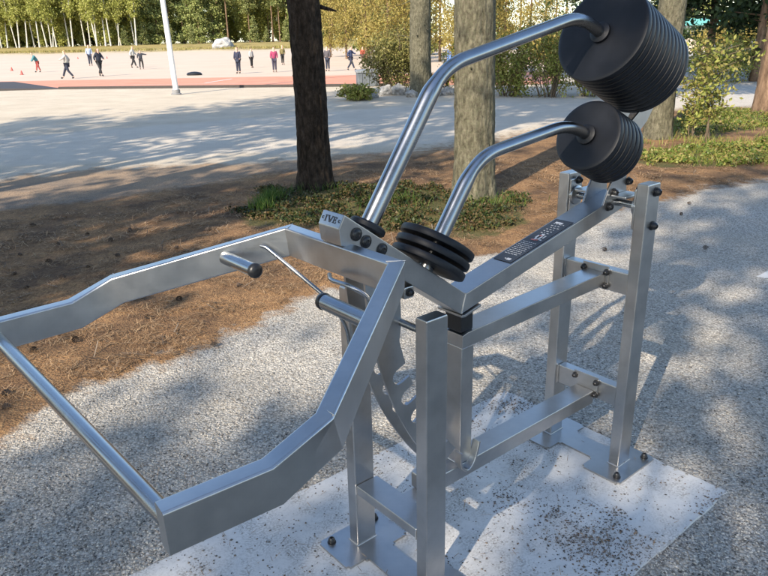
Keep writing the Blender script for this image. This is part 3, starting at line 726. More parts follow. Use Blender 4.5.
# nearer trees behind the right of the field
GB = ((346, 62, 1.0), (366, 52, .95), (388, 46, .9), (405, 56, 1.0), (440, 50, .95), (330, 70, 1.0), (458, 42, .8), (505, 58, 1.0), (530, 48, .85), (555, 62, 1.0), (590, 55, .9))
for px, Yd, sc in GB:
    x, y = at(px, Yd); place_tree('golden_birch_tree', P_gold[r9.randrange(2)], x, y, 0, sc=sc, label='slender birch with hanging golden twigs, %s from the left of its row' % nth(px, [g[0] for g in GB]), group='golden birches right of the field')
RT = ((372, 75, .9), (398, 82, 1), (420, 70, .9), (436, 90, 1), (476, 78, 1.), (498, 90, 1), (520, 84, .9), (545, 95, 1), (565, 78, .9), (600, 90, 1), (625, 75, 1), (655, 85, 1), (690, 88, .9), (715, 76, 1), (740, 85, 1), (765, 74, 1), (800, 80, 1))
RK = [(g, r9.random() < .6) for g in RT]
for (px, Yd, sc), pine in RK:
    x, y = at(px, Yd); od = nth(px, [g[0][0] for g in RK if g[1] == pine])
    if pine: place_tree('pine_tree', P_pine[r9.randrange(3)], x, y, 0, sc=sc*.9, label='brown-trunked pine beyond the road, %s from the left of its group' % od, group='pines beyond the road on the right')
    else: place_tree('spruce_tree', P_spruce[r9.randrange(2)], x, y, 0, sc=sc*.8, label='green spruce beyond the road, %s from the left of its group' % od, group='spruces beyond the road on the right')

# ---- the four near trunks
def near_trunk(px, py, wpx, material, name, label, H=13, seed=1, taper=.8, flare=1.12, amp=.02, crown=None, lean=(0, 0)):
    x, y = G(px, py); r0 = wpx/2/FPX*math.hypot(math.hypot(x, y), 1.3)
    V = []; n = 72; seg = 150; Hl = 7.0; pts = []
    for i in range(seg+1):
        z = -.08+(i/seg)**1.15*Hl; t = z/H; rr_ = r0*(1-(1-taper)*t*2.2)*(1+(flare-1)*math.exp(-max(z, 0)/.22))
        cx = lean[0]*z+.02*math.sin(z*1.1+seed); cy = lean[1]*z+.02*math.cos(z*.9+seed)
        for j in range(n):
            a = 2*math.pi*j/n; ca, sa = math.cos(a), math.sin(a)
            ridge = abs(mn.noise(Vector((ca*5.5*1.3, sa*5.5*1.3, z*2.6+seed*9))))*1.6+mn.noise(Vector((ca*16, sa*16, z*9+seed)))*.5
            root = math.exp(-max(z, 0)/.16)*.10*r0*math.cos(a*5+seed)
            q_ = rr_+root-ridge*amp*.8+amp*.5; V.append((cx+ca*q_, cy+sa*q_, z))
    Fc = [[i*n+j, i*n+(j+1) % n, (i+1)*n+(j+1) % n, (i+1)*n+j] for i in range(seg) for j in range(n)]
    # upper trunk
    k = len(V); z = V[-1][2]; rt = r0*(1-(1-taper)*(z/H)*2.2)
    up = sweep([(lean[0]*z+.02*math.sin(z*1.1+seed), lean[1]*z+.02*math.cos(z*.9+seed), z-.05), (lean[0]*H, lean[1]*H, H)], circ(1, 16), up=(0, 1, 0), radii=[rt, .05])
    t = link(name, None, loc=(x, y, 0), label=label, cat='tree')
    stubs = []; rs = random.Random(seed*7)
    for i in range(9):
        z0 = rs.uniform(.7, 6.5); an = rs.uniform(0, 6.28); rr0 = r0*(1-(1-taper)*z0/H*2.2); L = rs.choice((.03, .05, .12, .22)); q0 = (math.cos(an)*rr0*.8+lean[0]*z0, math.sin(an)*rr0*.8+lean[1]*z0, z0)
        q1 = (math.cos(an)*(rr0+L)+lean[0]*z0, math.sin(an)*(rr0+L)+lean[1]*z0, z0+L*rs.uniform(-.3, .3)); stubs.append(sweep([q0, q1], circ(1, 7), up=(.1, .2, 1), radii=[.03, .009]))
    V_, F_ = join([(V, Fc), up]+stubs); link('trunk', me_from('trunk', V_, F_, material, 80), t)
    return t, (x, y), r0
r5 = np.random.default_rng(5)
def near_crown(t, z0, z1, spread, leafmat, n, size, twigmat, limbs, seed, dead=0, shape='top'):
    r = np.random.default_rng(seed); segs = []; C = []; dsegs = []
    for i in range(limbs):
        z = z0+(z1-z0)*(i+r.uniform(0, 1))/limbs; an = r.uniform(0, 6.28); L = spread*r.uniform(.5, 1.1)*(1 if z < z1-1.5 else .6)
        p = np.array([0, 0, z]); q_ = p+np.array([math.cos(an)*L, math.sin(an)*L, L*r.uniform(-.05, .4)]); segs.append((p, q_, .045, .012))
        for _ in range(4):
            f = r.uniform(.35, 1); c = p+(q_-p)*f; e1 = c+r.normal(size=3)*.35*spread/2.2; segs.append((c, e1, .015, .005)); C.append(e1+r.normal(size=(n//(limbs*4), 3))*np.array([.30, .30, .17]))
    for i in range(dead):
        z = r.uniform(1.6, z0); an = r.uniform(0, 6.28); L = r.uniform(.3, 1.1); p = np.array([0, 0, z]); q_ = p+np.array([math.cos(an)*L, math.sin(an)*L, L*r.uniform(-.5, .1)])
        dsegs.append((p, q_, .018, .005)); dsegs.append((p+(q_-p)*.6, q_+r.normal(size=3)*.25, .008, .003))
    V, Fc = limb_tubes(segs+dsegs, 5); link('branches', me_from('branches', V, Fc, twigmat, 60), t)
    link('crown', quads_mesh('crown', leaf_quads(np.concatenate(C), size, 2.4, r=r), leafmat), t)
tr1, p1_, _ = near_trunk(314, 188, 29, M['bark_dark'], 'pine_tree', 'dark-barked pine trunk with a grassy foot left of the machine', H=20, seed=1, amp=.026, taper=.85, flare=1.3)
near_crown(tr1, 13, 19.5, 2.3, M['fol_pine'], 5000, .10, M['bark_dark'], 18, 1)
tr2, p2_, _ = near_trunk(472, 196, 37, M['bark_grey'], 'birch_tree', 'grey-green lichen-spotted trunk directly behind the two bent guide tubes', H=20, seed=2, amp=.02, taper=.9, flare=1.22)
near_crown(tr2, 13, 19.5, 2.3, M['fol_gold'], 4500, .09, M['bark_grey'], 18, 2)
tr3, p3_, _ = near_trunk(421, 95, 20, M['bark_grey'], 'birch_tree', 'pale lichened trunk beyond the road, between rocks and bush', seed=3, amp=.022, taper=.85)
near_crown(tr3, 4.2, 11, 2.4, M['fol_gold'], 5000, .12, M['bark_grey'], 26, 3, dead=12)
tr4, p4_, _ = near_trunk(658, 138, 23, M['bark_grey'], 'pine_tree', 'grey trunk half hidden behind the larger stack of weight discs', seed=4, amp=.018, taper=.88)
near_crown(tr4, 6.5, 13, 2.4, M['fol_pine'], 8000, .10, M['bark_grey'], 22, 4)
tr5, p5_, _ = near_trunk(768, 113, 22, M['bark_pine'], 'pine_tree', 'brown trunk cut off by the right edge beside the road', seed=5, amp=.018, taper=.85)
near_crown(tr5, 6.0, 13, 2.4, M['fol_dark'], 8000, .10, M['bark_pine'], 22, 5)

# ---- trees behind the camera and to the left: they cast the shade seen on the yard
P_tall = [tree_proto('tall', 16, 95+i, 2600, .16, .19, M['bark_pine'], M['fol_pine'], .56, 1.9, shape='top', limbs=26, trunk_n=12) for i in range(2)]
P_shade = [tree_proto('shade', 13.5, 80+i, 4300, .16, .17, M['bark_pine'], M['fol_pine'], .36, 2.5, shape='top', limbs=44, trunk_n=12) for i in range(3)]
SHADE = [ (-10.6, 2.0, 1.05), (-11.2, -7.4, .85), (-7.2, -2.0, .8), (-13.6, -1.0, 1.0), (-17.5, -1.5, 1.0), (-22.5, -3.5, 1.05), (-27, -2.0, 1.0), 
         (-4.4, -8.9, .92), (-9.9, -13.7, .9), (-9.0, -17.0, 1.0), (-1.2, -10.2, 1.0), (2.6, -9.4, .95), (-6.3, -14.5, 1.1), (6.4, -8.0, 1.0), (-1.8, -17.0, 1.1), (9.5, -3.5, 1.0)]
for i, (x, y, s) in enumerate(SHADE):
    place_tree('pine_tree', P_shade[i % 3], x, y, 0, sc=s, label='tall pine of the grove around the near side of the yard', group='pines of the near grove')
for i, (x, y, s) in enumerate([(-5.2, 4.4, 1.0), (-7.9, 2.4, 1.0), (-8.9, 1.3, .85), (-12.2, 3.0, 1.0), (-5.8, 1.2, 1.0), (-3.9, 2.4, 1.0)]):
    place_tree('pine_tree', P_tall[i % 2], x, y, 0, sc=s, label='tall bare-stemmed pine of the grove left of the yard', group='bare-stemmed pines of the near grove')
# ------------------------------------------------------------------ bushes, sapling, ground cover
def bush(px, py, hpx, wpx, leafmat, name, label, n, size, seed, stems=22, twiggy=.6, dens_top=.7, group=None):
    x, y = G(px, py); D = math.hypot(x, y); s = D/FPX; h = hpx*s; wd = wpx*s/2; r = np.random.default_rng(seed); segs = []; C = []
    per = n//(stems*5)
    for i in range(stems):
        an = r.uniform(0, 6.28); f = math.sqrt(r.uniform(0, 1)); b = np.array([math.cos(an)*wd*.35*f, math.sin(an)*wd*.35*f, 0]); tp = np.array([math.cos(an)*wd*f, math.sin(an)*wd*f, h*r.uniform(.55, 1.05)*(1-.35*f*f)])
        md = (b+tp)/2+r.normal(size=3)*h*.05; segs += [(b, md, .006+h*.004, .005+h*.002), (md, tp, .005+h*.002, .003)]
        for _ in range(5):
            g = r.uniform(.25, 1)**dens_top; c = md+(tp-md)*(g*2-1) if g > .5 else b+(md-b)*g*2; e1 = c+r.normal(size=3)*np.array([wd, wd, h*.6])*.16; segs.append((c, e1, .004, .002))
            C.append(e1+r.normal(size=(per, 3))*np.array([wd*.12, wd*.12, h*.07]))
    V, Fc = limb_tubes(segs, 4); t = link(name, None, loc=(x, y, 0), label=label, cat='bush', group=group)
    link('stems', me_from('stems', V, Fc, M['twig'], 60), t); C = np.concatenate(C); C[:, 2] = np.abs(C[:, 2])
    link('leaves', quads_mesh('leaves', leaf_quads(C, size, 1.7, r=r), leafmat), t); return t
bush(396, 92, 66, 52, M['fol_juniper'], 'juniper_bush', 'bushy olive juniper standing among rocks left of the pale trunk', 11000, .042, 1, 40)
bush(357, 100, 15, 34, M['fol_bush'], 'low_bush', 'low yellow-green bush in front of the grey box', 3000, .045, 2)
bush(462, 92, 50, 40, M['fol_bush'], 'leafy_bush', 'loose bush between the pale trunk and the grey-green trunk', 4500, .045, 3)
bush(508, 96, 56, 46, M['fol_bush'], 'leafy_bush', 'yellow-green bush just right of the grey-green trunk beyond the road', 5500, .045, 4)
bush(548, 97, 72, 52, M['fol_bush'], 'leafy_bush', 'tall thin bush seen under the upper guide tube', 5000, .045, 5)
bush(590, 96, 60, 46, M['fol_bush'], 'leafy_bush', 'yellow-green bush partly hidden by the large weight stack', 5000, .045, 6)
bush(712, 82, 42, 70, M['fol_bush'], 'leafy_bush', 'bright yellow-green bush right of the large weight stack, beyond the road', 4200, .05, 7)
bush(762, 80, 46, 60, M['fol_bush'], 'leafy_bush', 'yellow-green bush at the right edge beyond the road', 8000, .05, 8)
bush(432, 92, 22, 30, M['twig'], 'twiggy_bush', 'reddish brown twiggy bush at the foot of the pale trunk', 1200, .05, 9)
bush(690, 56, 26, 50, M['fol_dark'], 'conifer_bush', 'dark conifer bush behind the pale rocks on the right', 8000, .11, 10)
bush(740, 58, 36, 70, M['fol_gold'], 'twiggy_bush', 'wide golden-brown twiggy thicket behind the rocks on the right', 12000, .10, 11)
bush(610, 60, 40, 60, M['fol_gold'], 'twiggy_bush', 'golden twiggy thicket far behind the weight stacks', 8000, .10, 12)
bush(555, 62, 26, 50, M['fol_gold'], 'twiggy_bush', 'golden twiggy thicket far beyond the road above the lower tube', 8000, .10, 13)
# overhanging dark pine boughs at the top right: a pine standing across the road
P_dark = tree_proto('dark_pine', 11, 91, 15000, .13, .16, M['bark_pine'], M['fol_dark'], .17, 3.0, shape='top', limbs=54)
for px, Yd, s, lb_ in ((712, 27, .95, 'dark green pine with low boughs beyond the road at the top right'), (762, 24, .9, 'dark green pine at the top right corner of the view'), (598, 44, .9, 'dark pine showing just above the upper guide tube')):
    x, y = at(px, Yd); place_tree('pine_tree', P_dark, x, y, 0, sc=s, label=lb_)
# sapling with light leaves in front of the shaded road
def sapling(px, py, hpx, wpx, seed, label, n=700):
    x, y = G(px, py); D = math.hypot(x, y); s = D/FPX; h = hpx*s; wd = wpx*s/2; r = np.random.default_rng(seed); segs = []; C = []
    for k in range(3):
        p = np.array([r.uniform(-.05, .05), r.uniform(-.05, .05), 0]); d = np.array([r.normal()*.12, r.normal()*.12, 1.]); st_ = h/9
        for i in range(9):
            q_ = p+d*st_; segs.append((p, q_, .011*(1-i/10), .011*(1-(i+1)/10))); d = d+r.normal(size=3)*.08; d[2] = 1
            if i > 1:
                for _ in range(3):
                    an = r.uniform(0, 6.28); L = wd*r.uniform(.3, .9)*(1 if i > 4 else .6); e1 = q_+np.array([math.cos(an)*L, math.sin(an)*L, L*.35]); segs.append((q_, e1, .004, .0018)); C.append(q_+(e1-q_)*r.uniform(.3, 1.05, (n//60, 1))+r.normal(size=(n//60, 3))*.06)
            p = q_
    V, Fc = limb_tubes(segs, 5); t = link('rowan_sapling', None, loc=(x, y, 0), label=label, cat='sapling')
    link('stem', me_from('stem', V, Fc, M['twig'], 60), t); link('leaves', quads_mesh('leaves', leaf_quads(np.concatenate(C), .036, 1.9, r=r), M['fol_bush']), t)
sapling(706, 142, 74, 62, 3, 'thin sapling with small fresh leaves beside the far right trunk', 1100)
sapling(689, 139, 50, 40, 4, 'shorter sapling close to the right of the weight stacks', 650)

def in_poly(poly, n, r):
    P = np.array(poly); lo, hi = P.min(0), P.max(0); out = []
    while len(out) < n:
        c = r.uniform(lo, hi, (4*n, 2)); s = psd(poly, c[:, 0], c[:, 1]); jit = np.array([nz(a, b, 2.5, 3)*.25 for a, b in c]); out += [tuple(v) for v in c[((s+jit) > .03) & (np.array([nz(a, b, 5, 31)+nz(a, b, 14, 32)*.6 for a, b in c]) > -.08)]]
    return np.array(out[:n])
def ground_cover(poly, n, hmax, size, leafmat, seed, name='ground_cover'):
    r = np.random.default_rng(seed); nc = n//14; P = in_poly(poly, nc, r); hh = np.array([.35+.65*(nz(a, b, 3, 9)+.5) for a, b in P])*hmax
    C = []
    for (a, b), h_ in zip(P, hh):
        k = 14; z = r.uniform(.1, 1, k)*max(.02, h_); C.append(np.stack([a+r.normal(size=k)*.03, b+r.normal(size=k)*.03, z+.005], 1))
    return link(name, quads_mesh(name, leaf_quads(np.concatenate(C), size, 1.6, r=r), leafmat), kind='stuff')
ground_cover(MOSS[0], 17000, .075, .020, M['fol_low'], 1)
ground_cover(MOSS[1], 15000, .10, .028, M['fol_lowlit'], 2)
ground_cover(MOSS[2], 9000, .10, .032, M['fol_lowlit'], 3)
def blades(centres, n, h, spread, seed, material, name='grass_tuft', wd=.006):
    r = np.random.default_rng(seed); Q = []
    for cx, cy in centres:
        for _ in range(n):
            b = np.array([cx+r.normal()*spread, cy+r.normal()*spread, 0]); L = h*r.uniform(.5, 1.1); ln_ = r.normal(size=2)*.35*L; tp = b+np.array([ln_[0], ln_[1], L]); w_ = np.array([r.normal(), r.normal(), 0]); w_ = w_/np.linalg.norm(w_)*wd/2
            md = (b+tp)/2+np.array([-ln_[0]*.15, -ln_[1]*.15, L*.08]); Q.append([b-w_, b+w_, md+w_*.8, md-w_*.8]); Q.append([md-w_*.8, md+w_*.8, tp+w_*.1, tp-w_*.1])
    return quads_mesh(name, np.array(Q), material)
cs = [G(x, y) for x, y in ((268, 205), (275, 200), (262, 211), (300, 192), (325, 190), (390, 200), (410, 205), (372, 206), (490, 205), (506, 203))]
link('grass', blades(cs[:3], 160, .16, .06, 1, M['grass']), kind='stuff')
link('grass', blades(cs[3:], 60, .12, .12, 2, M['grass']), kind='stuff')
r3 = random.Random(3)
cs = [G(r3.uniform(645, 800), r3.uniform(112, 165)) for _ in range(60)]
link('grass', blades(cs, 40, .12, .15, 3, M['fol_lowlit'], wd=.01), kind='stuff')
cs = []
for _ in range(900):
    s = r3.uniform(-110, 60); b_ = r3.uniform(-.5, 9); p = BK0+e*s+bankn*b_; cs.append((p[0], p[1]))
M['fol_bank'] = m_leaf('dry bank grass', [(.20, .17, .05), (.34, .27, .10), (.22, .22, .06)], .7, .2)
o = link('grass', blades(cs, 14, .5, .8, 4, M['fol_bank'], wd=.12), loc=(0, 0, .3), kind='stuff')

# ---- litter straws, pebbles, cones
r8 = np.random.default_rng(8)
def straw_mesh(P, L, wd, material, z=.006, name='pine_needles'):
    n = len(P); a = r8.uniform(0, 6.283, n); l = L*r8.uniform(.5, 1.3, n); d = np.stack([np.cos(a)*l/2, np.sin(a)*l/2, r8.normal(size=n)*l*.12], 1); s = np.stack([-np.sin(a)*wd/2, np.cos(a)*wd/2, np.zeros(n)], 1)
    C = np.stack([P[:, 0], P[:, 1], z+np.abs(r8.normal(size=n))*.004], 1); return quads_mesh(name, np.stack([C-d-s, C-d+s, C+d+s, C+d-s], 1), material)
M['straw'] = m_leaf('dry pine needles and straw', [(.07, .04, .02), (.20, .12, .06), (.34, .21, .11), (.48, .34, .2)], .8, .05)
Lp = in_poly(Gs([(-30, 440), (130, 370), (300, 295), (460, 258), (620, 205), (768, 182), (768, 165), (560, 190), (330, 215), (0, 262), (-40, 300)]), 26000, r8)
link('pine_needles', straw_mesh(Lp, .05, .0022, M['straw'], .012), kind='stuff')
Lp = in_poly(Gs([(0, 262), (330, 215), (560, 190), (768, 165), (768, 150), (440, 160), (0, 225)]), 14000, r8)
link('pine_needles', straw_mesh(Lp, .07, .004, M['straw'], .012), kind='stuff')
Lp = np.array([G(x, y) for x, y in zip(r8.uniform(-20, 790, 380), 260+r8.uniform(0, 1, 380)**.8*330)])
link('pine_needles', straw_mesh(Lp, .03, .0016, M['straw'], .008), kind='stuff')
M['deadtwig'] = m_leaf('dead twigs', [(.05, .035, .025), (.13, .09, .06), (.28, .22, .16)], .9, 0)
Lp = in_poly(Gs([(-30, 440), (130, 370), (300, 295), (460, 258), (620, 205), (768, 182), (768, 165), (440, 160), (0, 215), (-60, 300)]), 420, r8)
link('twigs', straw_mesh(Lp, .13, .006, M['deadtwig'], .018, 'twigs'), kind='stuff')
def pebble_mesh(P, smin, smax, material, name, zfun):
    base = np.array([(1, 0, 0), (0, 1, 0), (-1, 0, 0), (0, -1, 0), (0, 0, 1), (0, 0, -1)], float); tri = np.array([(0, 1, 4), (1, 2, 4), (2, 3, 4), (3, 0, 4), (1, 0, 5), (2, 1, 5), (3, 2, 5), (0, 3, 5)])
    n = len(P); s = (smin+(smax-smin)*r8.uniform(0, 1, n)**2.5)/2; a = r8.uniform(0, 6.28, n)
    B = base[None]*(1+r8.uniform(-.35, .35, (n, 6, 1))); B = B*np.stack([np.ones(n), r8.uniform(.6, 1, n), r8.uniform(.4, .75, n)], 1)[:, None]
    ca, sa = np.cos(a)[:, None], np.sin(a)[:, None]; x = B[..., 0]*ca-B[..., 1]*sa; y = B[..., 0]*sa+B[..., 1]*ca
    V = np.stack([x*s[:, None]+P[:, :1], y*s[:, None]+P[:, 1:2], B[..., 2]*s[:, None]+zfun(P)[:, None]+s[:, None]*.25], -1).reshape(-1, 3)
    T = (tri[None]+6*np.arange(n)[:, None, None]).reshape(-1)
    me = bpy.data.meshes.new(name); me.vertices.add(len(V)); me.vertices.foreach_set('co', V.reshape(-1).astype(np.float32)); me.loops.add(len(T)); me.loops.foreach_set('vertex_index', T.astype(np.int32))
    me.polygons.add(len(T)//3); me.polygons.foreach_set('loop_start', np.arange(0, len(T), 3, dtype=np.int32)); me.materials.append(material); me.update(calc_edges=True); return me
def gz(P):
    out = []
    for a, b in P:
        z = nz(a, b, 2.2, 5)*.012+nz(a, b, 9, 6)*.005+nz(a, b, 30, 8)*.003-.004
        u_ = (a-MO[0])*U2[0]+(b-MO[1])*U2[1]; v_ = (a-MO[0])*V2[0]+(b-MO[1])*V2[1]
        if -.13 < u_ < 2.6 and abs(v_) < .53: z = max(z-.01, 0.0)
        out.append(z)
    return np.array(out)
M['pebble'] = m_leaf('mixed gravel stones', [(.05, .05, .052), (.20, .18, .155), (.44, .405, .355), (.55, .51, .445), (.68, .635, .565)], .85, 0)
M['crumb'] = m_leaf('dark gravel crumbs and pine debris', [(.05, .045, .04), (.14, .13, .12), (.26, .24, .21), (.16, .09, .05)], .85, 0)
P_ = np.array([G(x, y) for x, y in zip(r8.uniform(-15, 785, 60000), 270+r8.uniform(0, 1, 60000)**.75*325)])
d_ = psd(LITTER, P_[:, 0], P_[:, 1]); P_ = P_[d_ < .02]
su_ = (P_[:, 0]-MO[0])*U2[0]+(P_[:, 1]-MO[1])*U2[1]; sv_ = (P_[:, 0]-MO[0])*V2[0]+(P_[:, 1]-MO[1])*V2[1]; on = (su_ > -.13) & (np.abs(sv_) < .53)
link('gravel', pebble_mesh(P_[~on][:40000], .004, .012, M['pebble'], 'gravel', gz), kind='stuff')
# crumbs gather in drifts on the pad
ud = r8.uniform(-.13, 1.9, 75000); vd = r8.uniform(-.53, .53, 75000)
dens_ = np.array([nz(a, b, 3.2, 21)*1.0+nz(a, b, 9, 22)*.6 for a, b in zip(ud, vd)])
dens_ += .55*np.exp(-(((ud-.50)/.22)**2+((vd-.16)/.28)**2))+.6*np.exp(-((ud+.05)/.12)**2)+.35*np.exp(-(((ud-1.15)/.25)**2+((vd+.05)/.25)**2))-.15
keep = (r8.uniform(0, 1, 75000) < np.clip(dens_+.02, .05, 1)*.85); ud, vd = ud[keep], vd[keep]
free = ~((np.abs(ud) < .13) & (np.abs(vd) < .24) | (ud > .91) & (ud < 1.165) & (np.abs(vd) < .24)); ud, vd = ud[free], vd[free]
Pw = np.stack([MO[0]+U2[0]*ud+V2[0]*vd, MO[1]+U2[1]*ud+V2[1]*vd], 1)
link('debris', pebble_mesh(Pw, .003, .011, M['crumb'], 'debris', gz), kind='stuff')
ii = r8.integers(0, len(Pw), 260); link('debris', straw_mesh(Pw[ii], .022, .0016, M['straw'], .004, 'debris'), kind='stuff')
# pine cones
def cone_mesh():
    V = []; Fc = []
    for i in range(7):
        z = i/6; rr_ = math.sin(math.pi*(z*.82+.12))*.5
        for j in range(7):
            a = 2*math.pi*(j+.5*(i % 2))/7; ca, sa = math.cos(a), math.sin(a); k = len(V)
            V += [(ca*rr_*.45, sa*rr_*.45, z*1.3-.12), (ca*rr_-sa*rr_*.42, sa*rr_+ca*rr_*.42, z*1.3+.04), (ca*rr_*1.15, sa*rr_*1.15, z*1.3+.10), (ca*rr_+sa*rr_*.42, sa*rr_-ca*rr_*.42, z*1.3+.04)]; Fc += [[k, k+1, k+2], [k, k+2, k+3]]
    return me_from('pine_cone', V, Fc, M['cone'])
M['cone'] = m_plain('dark brown cone scales', (.055, .036, .024), .8, 0, .4, 90)
cm = cone_mesh()
cones = [(10, 410), (13, 396), (211, 347), (30, 352), (52, 262), (88, 268), (120, 258), (152, 266), (64, 280), (24, 290), (98, 300), (44, 318), (140, 288), (176, 250), (86, 236), (22, 256), (196, 262), (230, 256), (60, 246), (110, 243), (708, 249), (602, 250), (691, 205), (682, 216), (36, 226), (74, 342), (150, 318), (205, 232), (262, 262), (178, 300), (238, 288), (12, 276), (130, 232)]
for i, (x, y) in enumerate(cones):
    gx, gy = G(x, y); s = r9.uniform(.028, .042)
    link('pine_cone', cm, loc=(gx, gy, .016), rot=(R_(90)+r9.uniform(-.3, .3), r9.uniform(0, 3), r9.uniform(0, 6.28)), scale=(s, s, s), label='small dark pine cone lying loose on the ground', cat='pine cone', group='pine cones on the ground')

# ------------------------------------------------------------------ rocks
def rock_mesh(seed, rough=.28, sub=3):
    bm = bmesh.new(); bmesh.ops.create_icosphere(bm, subdivisions=sub, radius=1)
    for v in bm.verts:
        c = v.co.copy(); d = mn.noise(c*1.1+Vector((seed, 0, 0)))*rough*1.6+mn.noise(c*3+Vector((0, seed, 0)))*rough*.5+mn.noise(c*8+Vector((0, seed, 3)))*rough*.15; v.co = c*(1+d)
    me_ = bpy.data.meshes.new('rock'); bm.to_mesh(me_); bm.free(); me_.materials.append(M['rock']); return me_
m_, nt, bs = mat('lichen-spotted granite'); setp(bs, Roughness=.9); a = tex(nt, 2.2, 7, .7)
c = ramp(nt, a.outputs[0], [(.3, (.17, .165, .155)), (.5, (.36, .345, .32)), (.7, (.55, .53, .48))]); nt.links.new(c.outputs[0], bs.inputs['Base Color']); bump(nt, bs, a.outputs[0], .7, .15); M['rock'] = m_
rocks = [rock_mesh(s) for s in (1, 5, 9)]
def rock(px, py, wpx, hpx, lb_, k=0, group=None, Yd=None):
    x, y = G(px, py) if Yd is None else at(px, Yd); D = math.hypot(x, y); s = D/FPX
    link('rock', rocks[k], loc=(x, y, hpx*s*.35), rot=(0, 0, r9.uniform(0, 6)), scale=(wpx*s/2, wpx*s/2*.8, hpx*s*.62), label=lb_, cat='rock', group=group)
bx, by = bankpos(222, 3.0); s = math.hypot(bx, by)/FPX
link('boulder', rocks[1], loc=(bx, by, 1.1), rot=(0, 0, .5), scale=(9.6*s, 7*s, 5.6*s), label='big pale boulder on the grassy far bank of the field', cat='boulder')
RA = ((386, 95, 16, 9), (399, 95, 15, 11), (412, 97, 12, 7), (374, 98, 10, 6), (436, 96, 10, 6), (447, 95, 14, 8))
for px, py, w_, h_ in RA:
    rock(px, py, w_, h_, 'pale rock below the juniper and pale trunk, %s from the left' % nth(px, [g[0] for g in RA]), r9.randrange(3), 'rocks in the row beyond the road')
RB = ((690, 64, 20, 10), (712, 62, 24, 14), (735, 61, 22, 15), (757, 61, 24, 16), (780, 61, 24, 14), (722, 67, 16, 8), (747, 68, 18, 9), (768, 69, 18, 9), (668, 66, 16, 8), (640, 66, 18, 8), (560, 70, 16, 6), (580, 69, 18, 8), (530, 72, 14, 6), (494, 73, 16, 6))
for px, py, w_, h_ in RB:
    rock(px, py, w_, h_, 'pale rock in the bank behind the right-hand bushes, %s from the left' % nth(px, [g[0] for g in RB]), r9.randrange(3), 'rocks in the bank on the right')
# sand pile and a low building far right
V_ = []; Fc_ = []; n = 36
for i in range(9):
    t = i/8
    for j in range(n):
        a = 2*math.pi*j/n; rr_ = (1-t)**.8*(1+.12*mn.noise(Vector((math.cos(a)*2, math.sin(a)*2, t*3)))); V_.append((math.cos(a)*rr_, math.sin(a)*rr_, t-.02))
for i in range(8):
    for j in range(n): Fc_.append([i*n+j, i*n+(j+1) % n, (i+1)*n+(j+1) % n, (i+1)*n+j])
px_, py_ = at(690, 46); M['sand'] = m_plain('heap of pale sand', (.58, .46, .34), .95, 0, .1, 3)
link('sand_pile', me_from('sand_pile', V_, Fc_, M['sand'], 60), loc=(px_, py_, 0), scale=(2.0, 2.0, 1.25), label='heap of pale sand between grey trunk and dark pine', cat='sand pile')
bxp, byp = at(694, 66); bl = link('low_building', None, loc=(bxp, byp, 0), rot=(0, 0, .15), label='low pale building with a teal roof far behind the trees on the right', cat='building')
part('wall', _box(-3.2, 3.2, -2, 2, 0, 2.1, .02), m_plain('pale render', (.52, .5, .45), .9), bl)
part('roof', prism_uz([(-3.6, 2.11), (3.6, 2.11), (3.4, 2.7), (-3.4, 2.7)], -2.4, 2.4, .02), m_plain('teal sheet roof', (.12, .36, .34), .6), bl)
wf = part('window', _box(-1.6, -.4, -2.06, -2.002, .8, 1.7, .01), m_plain('white frame', (.7, .7, .7), .6), bl)
part('pane', _box(-1.5, -.5, -2.09, -2.062, .9, 1.6, .005), m_plain('window glass', (.03, .04, .05), .08), wf)
# grey box by the track, flag pole
gx, gy = G(367.5, 86); s = math.hypot(gx, gy)/FPX; gb = link('storage_box', None, loc=(gx, gy, 0), rot=(0, 0, .12), label='grey box with a lid standing at the edge of the red track', cat='box')
gm = m_plain('grey painted board', (.10, .115, .13), .7, 0, .25, 6)
part('body', _box(-10*s, 10*s, -.35, .35, 0, 12.5*s, .02), gm, gb); part('lid', _box(-11*s, 11*s, -.4, .4, 12.6*s, 15*s, .02), m_plain('light grey board', (.19, .21, .23), .6), gb)
for q in (-1, 0, 1): part('batten', _box(q*6.5*s-.03, q*6.5*s+.03, -.375, -.351, .02, 12*s, .004), gm, gb)
gx, gy = G(176.5, 94.5); pole = link('flag_pole', None, loc=(gx, gy, 0), label='slim white pole standing in the sand before the red track', cat='pole')
part('shaft', sweep([(0, 0, .12), (-.12, 0, 4), (-.32, 0, 9)], circ(1, 20), up=(0, 1, 0), radii=[.088, .078, .05]), m_plain('white painted metal', (.74, .74, .72), .35), pole)
part('foot', lathe([(.17, 0), (.17, .03), (.13, .05), (.13, .14), (.116, .16)], (0, 0, 1), (0, 0, 0), 20), m_plain('grey metal foot', (.2, .2, .2), .6), pole)
for k_, (px, py) in enumerate(((12, 71), (22, 75), (78, 59), (107, 58.5))):
    gx, gy = G(px, py); part_ = lathe([(.12, 0), (.12, .02), (.08, .022), (.025, .23), (.01, .235)], (0, 0, 1), (0, 0, .016), 14)
    link('training_cone', me_from('training_cone', *part_, m_plain('red plastic', (.5, .07, .05), .5), 50), loc=(gx, gy, 0), label=['red training cone farthest left on the field', 'small red training cone just above the track at left', 'red training cone near the child in blue-white', 'red training cone right of the long-haired walker'][k_], cat='training cone')
gx, gy = G(194.5, 75.5); part_ = lathe([(.5, 0), (.55, .05), (.45, .13), (.2, .17), (.05, .18)], (0, 0, 1), (0, 0, .014), 18)
link('bag', me_from('bag', *part_, M['rubber_matt'], 50), loc=(gx, gy, 0), scale=(.75, .5, 1), label='flat dark bag lying alone on the field', cat='bag')

